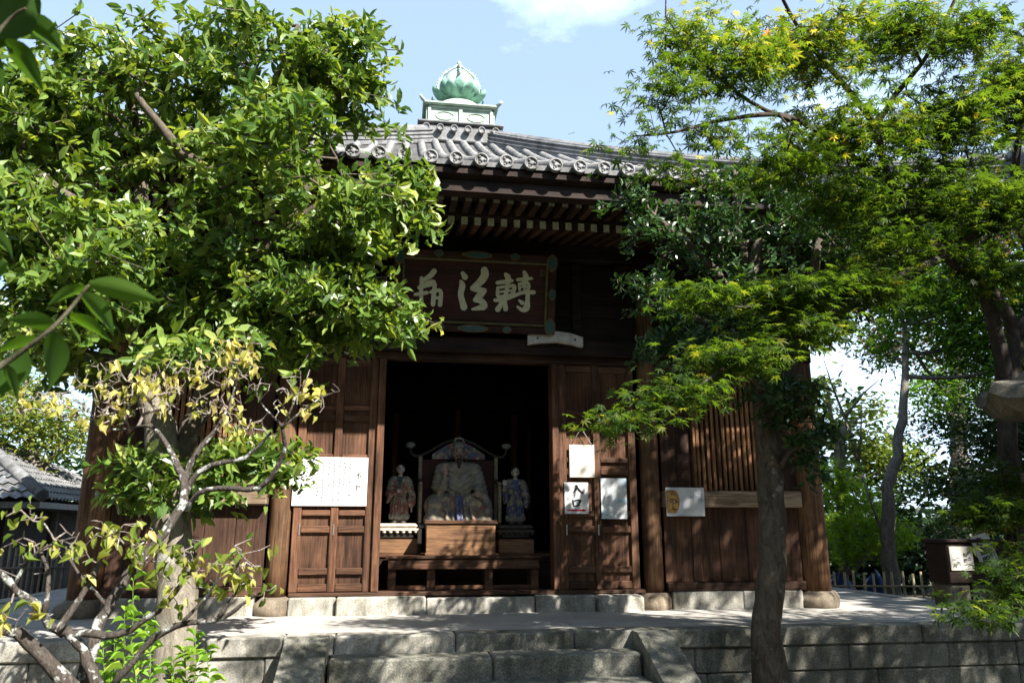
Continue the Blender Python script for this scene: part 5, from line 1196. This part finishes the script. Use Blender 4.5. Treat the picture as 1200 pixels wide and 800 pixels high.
# ================================================================== what stands beyond and around
M_bk = bark('background_bark', (.08, .07, .058), (.24, .215, .18), (.2, .23, .12), .6)
def simple_tree(name, label, trunk, rad, blobs, ntip, per, leaf, tpl, mat, tmean, tsd, group=None, flat=.4, wr=.5, bare=()):
    th = thing(name, label, 'tree', (trunk[0][0], trunk[0][1], 0), group); pts = [tuple(trunk[0][:2])+(-.05,)]+[tuple(p) for p in trunk[1:]]
    limbs = [curvy(pts, rad, .02, .2)]
    for b in blobs: 
        c = np.array(b[0]); P_ = limbs[0][0]; q = int(np.argmin(np.sum((P_-c+np.array([0, 0, .5]))**2, 1))); limbs.append(curvy([P_[q], (P_[q]+c)/2+np.array([0, 0, -.1]), c], [min(.07, limbs[0][1][q]*.7), .035, .015], .02, .2))
    s = MB(); s.smooth = True
    for i, (pp, rr) in enumerate(limbs): s.tube(pp, rr, 10 if i == 0 else 6, jit=.05)
    for pp in bare: s.tube([pp[0], (np.array(pp[0])+np.array(pp[1]))/2+rng.normal(0, .05, 3), pp[1]], [.03, .018, .006], 5)
    obj('trunk', s, M_bk, th)
    mp, _ = resample(limbs, .25); A, par, tips, nm = grow(mp, sample_blobs(blobs, ntip, .5), 1.0); s = MB(); s.smooth = True; twig_mesh(s, A, par, nm, .005, .03, 3); obj('branches', s, M_bk, th)
    tp = A[tips]; n = ntip*per; b_ = np.repeat(tp, per, 0)+rng.normal(0, leaf*1.6, (n, 3))*np.array([1, 1, .6]); d_ = rng.normal(0, 1, (n, 3))*np.array([1, 1, flat]); d_[:, 2] -= .2; u_ = rng.normal(0, .45, (n, 3))+np.array([0, -.1, 1])
    l = leaf*rng.uniform(.6, 1.25, n); leaf_mesh('crown', tpl, b_, d_, u_, l, l*(1 if (tpl is MAPLE or tpl is MAPLE5) else wr), np.clip(np.repeat(rng.normal(tmean, tsd, ntip), per)+rng.normal(0, .1, n), 0, 1), mat, th, rng.uniform(.4, 1.6, n)); return th
G = lambda px, py, Y: at(px, py, Y)
def ground_at(px, Y): p = at(px, 690, Y); return (p[0], Y, 0)
M_lfb = leafmat('fresh_green_leaf', [(0, (.05, .13, .015)), (.5, (.10, .22, .025)), (1, (.20, .33, .05))], .5, (1.35, 1.3, .45), .5, .3)
M_lfn = leafmat('sunny_maple_leaf', [(0, (.10, .24, .02)), (.5, (.19, .36, .03)), (1, (.32, .45, .06))], .6, (1.5, 1.4, .4), .5, .3)
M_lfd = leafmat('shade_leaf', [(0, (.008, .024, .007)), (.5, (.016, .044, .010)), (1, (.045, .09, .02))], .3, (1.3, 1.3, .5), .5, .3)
M_lfy = leafmat('yellow_green_leaf', [(0, (.07, .13, .02)), (.5, (.16, .22, .035)), (1, (.34, .33, .07))], .45, (1.3, 1.25, .5), .5, .3)
M_lfc = leafmat('conifer_spray', [(0, (.025, .06, .02)), (.5, (.05, .09, .03)), (.62, (.15, .075, .045)), (1, (.24, .11, .07))], .25, (1.2, 1.1, .8), .6, .2)
# right: fresh green maple low behind the hall corner
simple_tree('young_maple', 'fresh bright green maple behind the right corner of the hall', [ground_at(985, 13), G(990, 640, 13), G(985, 560, 13), G(990, 500, 13)], [.10, .08, .06, .05, .03][:4],
            [B(1000, 590, 13, 55, 28), B(985, 620, 12.8, 50, 22), B(1035, 620, 12.6, 42, 14), B(975, 560, 13, 35, 26), B(1020, 640, 12.6, 38, 12), B(990, 650, 12.8, 26, 12), B(1062, 632, 12.4, 18, 9)], 620, 12, .06, MAPLE5, M_lfn, .6, .15)
simple_tree('forked_tree', 'forked grey trunk with a mossy foot beyond the bamboo fence', [ground_at(1047, 12.2), G(1046, 690, 12.2), G(1041, 640, 12.2), G(1040, 585, 12.2), G(1052, 520, 12.4), G(1060, 440, 12.6), G(1060, 380, 12.8)], [.2, .14, .12, .10, .085, .065, .045],
            [B(1080, 350, 12.8, 75, 50), B(1130, 400, 12.6, 70, 45), B(1110, 460, 15, 60, 26), B(1150, 340, 12.4, 70, 50), B(1185, 430, 12, 50, 55), B(1045, 330, 12.8, 40, 30), B(1220, 360, 12, 60, 70), B(1040, 400, 13, 22, 40)], 1500, 9, .13, LEAF, M_lfb, .42, .22, bare=[(G(1040, 640, 12.2), G(1005, 540, 12.4)), (G(1005, 540, 12.4), G(982, 470, 12.6)), (G(1005, 540, 12.4), G(1010, 470, 12.5)), (G(990, 490, 12.6), G(965, 420, 12.7)), (G(990, 490, 12.6), G(1030, 445, 12.7))])
simple_tree('conifer', 'tall conifer with rusty brown dying sprays far at the right', [ground_at(1125, 18), G(1126, 600, 18), G(1122, 480, 18), G(1118, 330, 18), G(1115, 200, 18)], [.3, .25, .2, .15, .08],
            [B(1100, 440, 17.5, 26, 20), B(1105, 410, 17.6, 20, 16), B(1085, 455, 17.5, 20, 10), B(1060, 330, 18, 35, 60), B(1040, 400, 18, 30, 40), B(1150, 300, 18, 60, 70), B(1140, 565, 17.5, 26, 26), B(1085, 340, 18, 30, 40)], 620, 16, .22, STRIP, M_lfc, .48, .22, wr=.25)
simple_tree('small_tree', 'thin pale leaved tree against the sky gap behind the hall', [ground_at(980, 22), G(985, 620, 22), G(980, 520, 22), G(965, 440, 22)], [.16, .12, .09, .04],
            [B(975, 500, 22, 30, 22), B(1015, 530, 22, 35, 30), B(960, 460, 22, 12, 25), B(1020, 480, 22, 24, 16), B(1050, 545, 22, 40, 25)], 300, 9, .2, LEAF, M_lfy, .4, .2)
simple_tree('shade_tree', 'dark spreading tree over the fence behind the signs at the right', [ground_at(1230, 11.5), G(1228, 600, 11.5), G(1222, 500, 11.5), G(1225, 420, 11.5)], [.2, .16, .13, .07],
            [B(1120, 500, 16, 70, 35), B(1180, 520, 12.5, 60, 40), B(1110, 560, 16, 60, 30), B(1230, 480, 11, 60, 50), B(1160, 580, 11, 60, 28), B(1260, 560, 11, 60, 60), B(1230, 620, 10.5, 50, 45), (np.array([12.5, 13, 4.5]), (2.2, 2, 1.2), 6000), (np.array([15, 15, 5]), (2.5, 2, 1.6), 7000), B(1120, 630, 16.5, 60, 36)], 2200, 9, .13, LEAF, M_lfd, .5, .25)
# far woods
def woods(name, label, boxes, n, leaf, mat, tm):
    w = np.array([b[2] for b in boxes], float); w /= w.sum(); idx = rng.choice(len(boxes), n, p=w); c = np.array([b[0] for b in boxes])[idx]; r = np.array([b[1] for b in boxes])[idx]
    d = rng.normal(size=(n, 3)); d /= np.linalg.norm(d, axis=1)[:, None]; b_ = c+d*r*(rng.random(n)**.4)[:, None]; b_ = b_[b_[:, 2] > .02]; n = len(b_)
    o = leaf_mesh(name, LEAF, b_, rng.normal(size=(n, 3))*np.array([1, 1, .5]), rng.normal(0, .5, (n, 3))+np.array([0, -.3, 1]), leaf*rng.uniform(.6, 1.3, n), leaf*.6*rng.uniform(.6, 1.3, n), np.clip(rng.normal(tm, .2, n), 0, 1), mat, None); tag(o, label, 'woods', None, 'stuff'); return o
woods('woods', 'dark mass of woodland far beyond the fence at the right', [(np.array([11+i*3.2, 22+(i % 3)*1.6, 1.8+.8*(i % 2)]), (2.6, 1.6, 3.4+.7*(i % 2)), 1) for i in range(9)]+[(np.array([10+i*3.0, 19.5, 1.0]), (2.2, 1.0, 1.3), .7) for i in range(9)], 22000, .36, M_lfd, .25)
woods('woods', 'ring of woodland added unseen behind the viewer to block sky light', [(np.array([13.5*math.cos(a), 1+13.5*math.sin(a), 4.0 if 270 < math.degrees(a) < 345 else 6.0]), (3.4, 3.4, 4.4 if 270 < math.degrees(a) < 345 else 6.6), 1) for a in np.radians(np.arange(150, 395, 16))], 30000, .5, M_lfd, .25)  # added out of view to cut the sky light on the hall front
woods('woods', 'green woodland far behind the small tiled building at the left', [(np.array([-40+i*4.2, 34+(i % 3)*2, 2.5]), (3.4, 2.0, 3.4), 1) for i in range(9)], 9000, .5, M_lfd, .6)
# left: a tree behind the tiled building
simple_tree('garden_tree', 'pale yellow green tree behind the small tiled building', [ground_at(55, 17), G(58, 590, 17), G(40, 540, 17), G(30, 490, 17)], [.16, .13, .11, .06],
            [B(30, 490, 17, 60, 28), B(65, 520, 17, 34, 24), B(-20, 480, 17, 50, 40), B(20, 450, 17.5, 40, 24), B(10, 400, 18, 45, 30), B(30, 360, 18, 35, 25), B(85, 505, 17, 26, 20)], 620, 10, .13, LEAF, M_lfy, .5, .25)
# unseen trees added for the light: shade on the right, less sky behind
simple_tree('added_shade_tree', 'tall leafy tree added unseen at the right to cast shade', [(9.2, -.5, 0), (9.1, -.4, 2), (8.6, .2, 4), (8, .8, 6)], [.3, .24, .2, .12],
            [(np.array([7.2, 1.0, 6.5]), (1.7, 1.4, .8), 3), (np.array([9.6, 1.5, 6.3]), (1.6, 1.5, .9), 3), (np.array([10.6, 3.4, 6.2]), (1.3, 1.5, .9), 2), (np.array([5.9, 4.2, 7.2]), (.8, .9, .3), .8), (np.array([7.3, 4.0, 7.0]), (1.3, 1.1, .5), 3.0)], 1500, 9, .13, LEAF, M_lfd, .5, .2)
simple_tree('added_shade_tree', 'tall leafy tree added unseen behind the viewer to block sky light', [(-7, -6, 0), (-7, -6, 2), (-6.8, -5.8, 4), (-6.5, -5.5, 6)], [.3, .24, .2, .12],
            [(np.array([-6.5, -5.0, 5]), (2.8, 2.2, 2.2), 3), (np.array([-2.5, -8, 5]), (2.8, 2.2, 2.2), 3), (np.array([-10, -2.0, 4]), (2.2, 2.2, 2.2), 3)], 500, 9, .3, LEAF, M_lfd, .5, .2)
# small tiled building
bh = thing('tiled_outbuilding', 'small dark outbuilding with a pale tiled hip roof far at the left', 'building', (-12.6, 17.2, 0))
ez = at(30, 586, 14.2)[2]; hx0, hx1, hy0, hy1 = -18.0, at(50, 580, 14.2)[0], 14.2, 20.2
s = MB(); s.box(hx0+.9, hx1-.9, hy0+.9, hy1-.9, 0, ez+.1); obj('wall', s, M_dark, bh)
s = MB(); rz = ez+1.6; yc = (hy0+hy1)/2; rx0, rx1 = hx0+3.0, hx1-3.0
V = [(hx0, hy0, ez), (hx1, hy0, ez), (hx1, hy1, ez), (hx0, hy1, ez), (rx0, yc, rz), (rx1, yc, rz)]
def slope(a, b, c, d, n):
    a, b, c, d = map(Vector, (a, b, c, d)); nr = (b-a).cross(d-a).normalized(); K = 12
    for i in range(n):
        for k_ in range(K):
            t0, t1 = k_/K, (k_+1)/K; u0, u1 = i/n, (i+1)/n
            q = lambda u, t, h: a.lerp(b, u).lerp(d.lerp(c, u), t)+nr*h
            i0 = len(s.v); s.v += [tuple(q(u0, t0, .03)), tuple(q((u0+u1)/2, t0, .08)), tuple(q(u1, t0, .03)), tuple(q(u1, t1, 0)), tuple(q((u0+u1)/2, t1, .05)), tuple(q(u0, t1, 0))]
            s.face([i0, i0+1, i0+4, i0+5]); s.face([i0+1, i0+2, i0+3, i0+4])
slope(V[0], V[1], V[5], V[4], 60); slope(V[1], V[2], V[5], V[5], 40); slope(V[2], V[3], V[4], V[5], 12); slope(V[3], V[0], V[4], V[4], 10)
s.box(hx0+.05, hx1-.05, hy0+.05, hy1-.05, ez-.12, ez-.02)
for a, b in ((V[1], V[5]), (V[4], V[5]), (V[0], V[4])): s.tube([Vector(a)+Vector((0, 0, .08)), Vector(b)+Vector((0, 0, .08))], .11, 6)
obj('roof', s, M_tile, bh)
for i in range(9):
    x = hx1-.9-.05-i*.9; s = MB(); s.box(x-.06, x+.06, hy0+.82, hy0+.897, 0, ez+.09); obj('post', s, M_up, bh)
# fences
M_bam = plain('split_bamboo', (.36, .30, .17), .6, var=.35, scale=12); M_pick = plain('grey_pickets', (.22, .19, .14), .8, var=.4, scale=10)
def fence(name, label, p0, p1, h, n, w, m):
    p0, p1 = Vector(p0), Vector(p1); f_ = thing(name, label, 'fence', ((p0.x+p1.x)/2, (p0.y+p1.y)/2, 0)); d = (p1-p0)/n
    for i in range(n+1):
        s = MB(); b = p0+d*i; lean = random.uniform(-.02, .02); s.tube([b, b+Vector((lean, 0, h*random.uniform(.95, 1.04)))], w, 7); obj('picket', s, m, f_)
    for z in (.35*h, .78*h):
        s = MB(); s.tube([p0+Vector((-.1, -w*1.9, z)), p1+Vector((.1, -w*1.9, z+.01))], w*.8, 7); obj('rail', s, m, f_)
fence('bamboo_fence', 'low pale bamboo picket fence beyond the right end of the podium', at(980, 690, 11.6)*np.array([1, 1, 0]), at(1330, 700, 10.6)*np.array([1, 1, 0]), .98, 30, .019, M_bam)
fence('picket_fence', 'weathered picket fence in front of the tiled outbuilding', at(-90, 690, 12.6)*np.array([1, 1, 0]), at(70, 690, 12.8)*np.array([1, 1, 0]), 1.35, 24, .02, M_pick)
# blue sheeting beyond the fence
M_tarp = plain('blue_sheeting', (.03, .06, .22), .4, var=.3, scale=5)
for i, (px, lab) in enumerate(((986, 'blue sheet heaped beyond the fence beside the corner pillar'), (1028, 'blue sheet heaped beyond the fence beside the forked trunk'))):
    c = at(px, 690, 13.0); s = MB(); s.smooth = True; n0 = len(s.v); nu, nv = 9, 16
    for a in range(nu):
        for b in range(nv):
            an = 2*math.pi*b/nv; r = (1-(a/(nu-1))**1.6)*(.36+.07*math.sin(an*5+a)); s.v.append((c[0]+r*math.cos(an), 13+r*math.sin(an), .92*(a/(nu-1))**.7+.03*math.sin(an*3+a)))
    for a in range(nu-1):
        for b in range(nv): s.face([a*nv+b, a*nv+(b+1) % nv, (a+1)*nv+(b+1) % nv, (a+1)*nv+b])
    tag(obj('tarpaulin', s, M_tarp), lab, 'tarpaulin')
# offering stand with two notices at the right end of the podium
q0, q1 = at(1112, 640, 7.95), at(1148, 640, 7.95)
st_ = thing('notice_stand', 'dark wooden stand with white notices of brush writing on stone blocks', 'stand', (q1[0]+.15, 8.0, PZ))
zt_ = at(1120, 638, 7.95)[2]; zm = at(1120, 684, 7.95)[2]; x0, x1 = q0[0], q0[0]+.95
s = MB(); s.box(x0, x1, 8.0, 8.35, zm, zt_+.02, b=.01); obj('cabinet', s, M_up, st_)
s = MB(); s.box(x0-.03, x1+.03, 7.97, 8.38, zt_+.022, zt_+.06, b=.01); obj('top', s, M_up, st_)
for a, b_ in ((x0+.02, x0+.26), (x0+.30, x0+.62), (x0+.66, x0+.93)):
    s = MB(); s.box(a, b_, 8.02+random.uniform(-.02, .02), 8.34, PZ+.0, zm-.003, b=.02); obj('stone_block', s, M_lant, st_)
n0_ = at(1112, 640, 7.98); n1_ = at(1143, 668, 7.98)
s = MB(); s.box(n0_[0], n1_[0], 7.985, 7.998, n1_[2], n0_[2], b=.002); pa_ = obj('notice', s, M_board, st_)
s = MB(); xx = n1_[0]; hh = n0_[2]-n1_[2]
for i, (txt, dx) in enumerate((('経の', .05), ('相観', .10), ('一円', .19), ('一月', .235))):
    for j, c_ in enumerate(txt): put_text(s, c_, xx-dx, 7.983, n0_[2]-.075-.02*(i % 2)-j*.062-(.05 if i > 1 else 0), .05, .001)
obj('lettering', s, M_ink, pa_)
M_ = Matrix.Translation((x0+.48, 7.98, zt_-.25)) @ Matrix.Rotation(R(-16), 4, 'Y') @ Matrix.Rotation(R(-3), 4, 'X')
s = MB(); s.box(-.085, .15, -.012, .0, -.02, .36, M_.copy(), b=.002); pb_ = obj('notice', s, M_board, st_)
s = MB()
for j, c_ in enumerate('志金所'): put_text(s, c_, .0, -.0145, .29-j*.105, .095, .003)
s.v = [tuple(M_ @ Vector(v)) for v in s.v]; obj('lettering', s, M_ink, pb_)
# stone lantern at the right edge
lc = at(1245, 500, 4.3); lx, ly = lc[0], 4.3; zl = at(1150, 470, 4.3)[2]
ln = thing('stone_lantern', 'stone lantern with an upturned roof corner cut by the right edge', 'lantern', (lx, ly, 0))
s = MB(); s.lathe([(.30, 0), (.30, .12), (.22, .16), (.15, .2), (.14, .55), (.17, .58), (.14, .62), (.14, zl-.62), (.2, zl-.58)], (lx, ly, 0), 16); obj('post', s, M_lant, ln)
s = MB(); s.lathe([(.2, zl-.578), (.28, zl-.48), (.28, zl-.43)], (lx, ly, 0), 6); s.sm = [False]*len(s.f); obj('platform', s, M_lant, ln)
s = MB(); s.lathe([(.19, zl-.428), (.19, zl-.105)], (lx, ly, 0), 6); s.sm = [False]*len(s.f); obj('fire_box', s, M_lant, ln)
s = MB(); k6 = 6; ringz = [(.47, -.0), (.49, .0), (.45, .07), (.30, .14), (.16, .24), (.08, .30), (.07, .36), (.11, .42), (.07, .5), (.01, .54)]
s.v.append((lx, ly, zl-.10)); nseg = 36; rows = []
for r, h in [(.20, -.10), (.40, -.075)]+ringz:
    row = []
    for j in range(nseg):
        a = 2*math.pi*j/nseg+math.pi; kx = math.cos(math.pi/6)/math.cos((a % (math.pi/3))-math.pi/6); corner = abs(((a % (math.pi/3))-math.pi/6)/(math.pi/6))**4 if r > .14 else 0
        rr = r*kx*1.0 if r > .14 else r; row.append(len(s.v)); s.v.append((lx+rr*math.cos(a), ly+rr*math.sin(a), zl+h+.06*corner*(r > .35)))
    rows.append(row)
for a, b in zip(rows, rows[1:]):
    for j in range(nseg): s.face([a[j], a[(j+1) % nseg], b[(j+1) % nseg], b[j]])
for j in range(nseg): s.face([0, rows[0][(j+1) % nseg], rows[0][j]])
obj('roof', s, M_lant, ln)
#NEXT
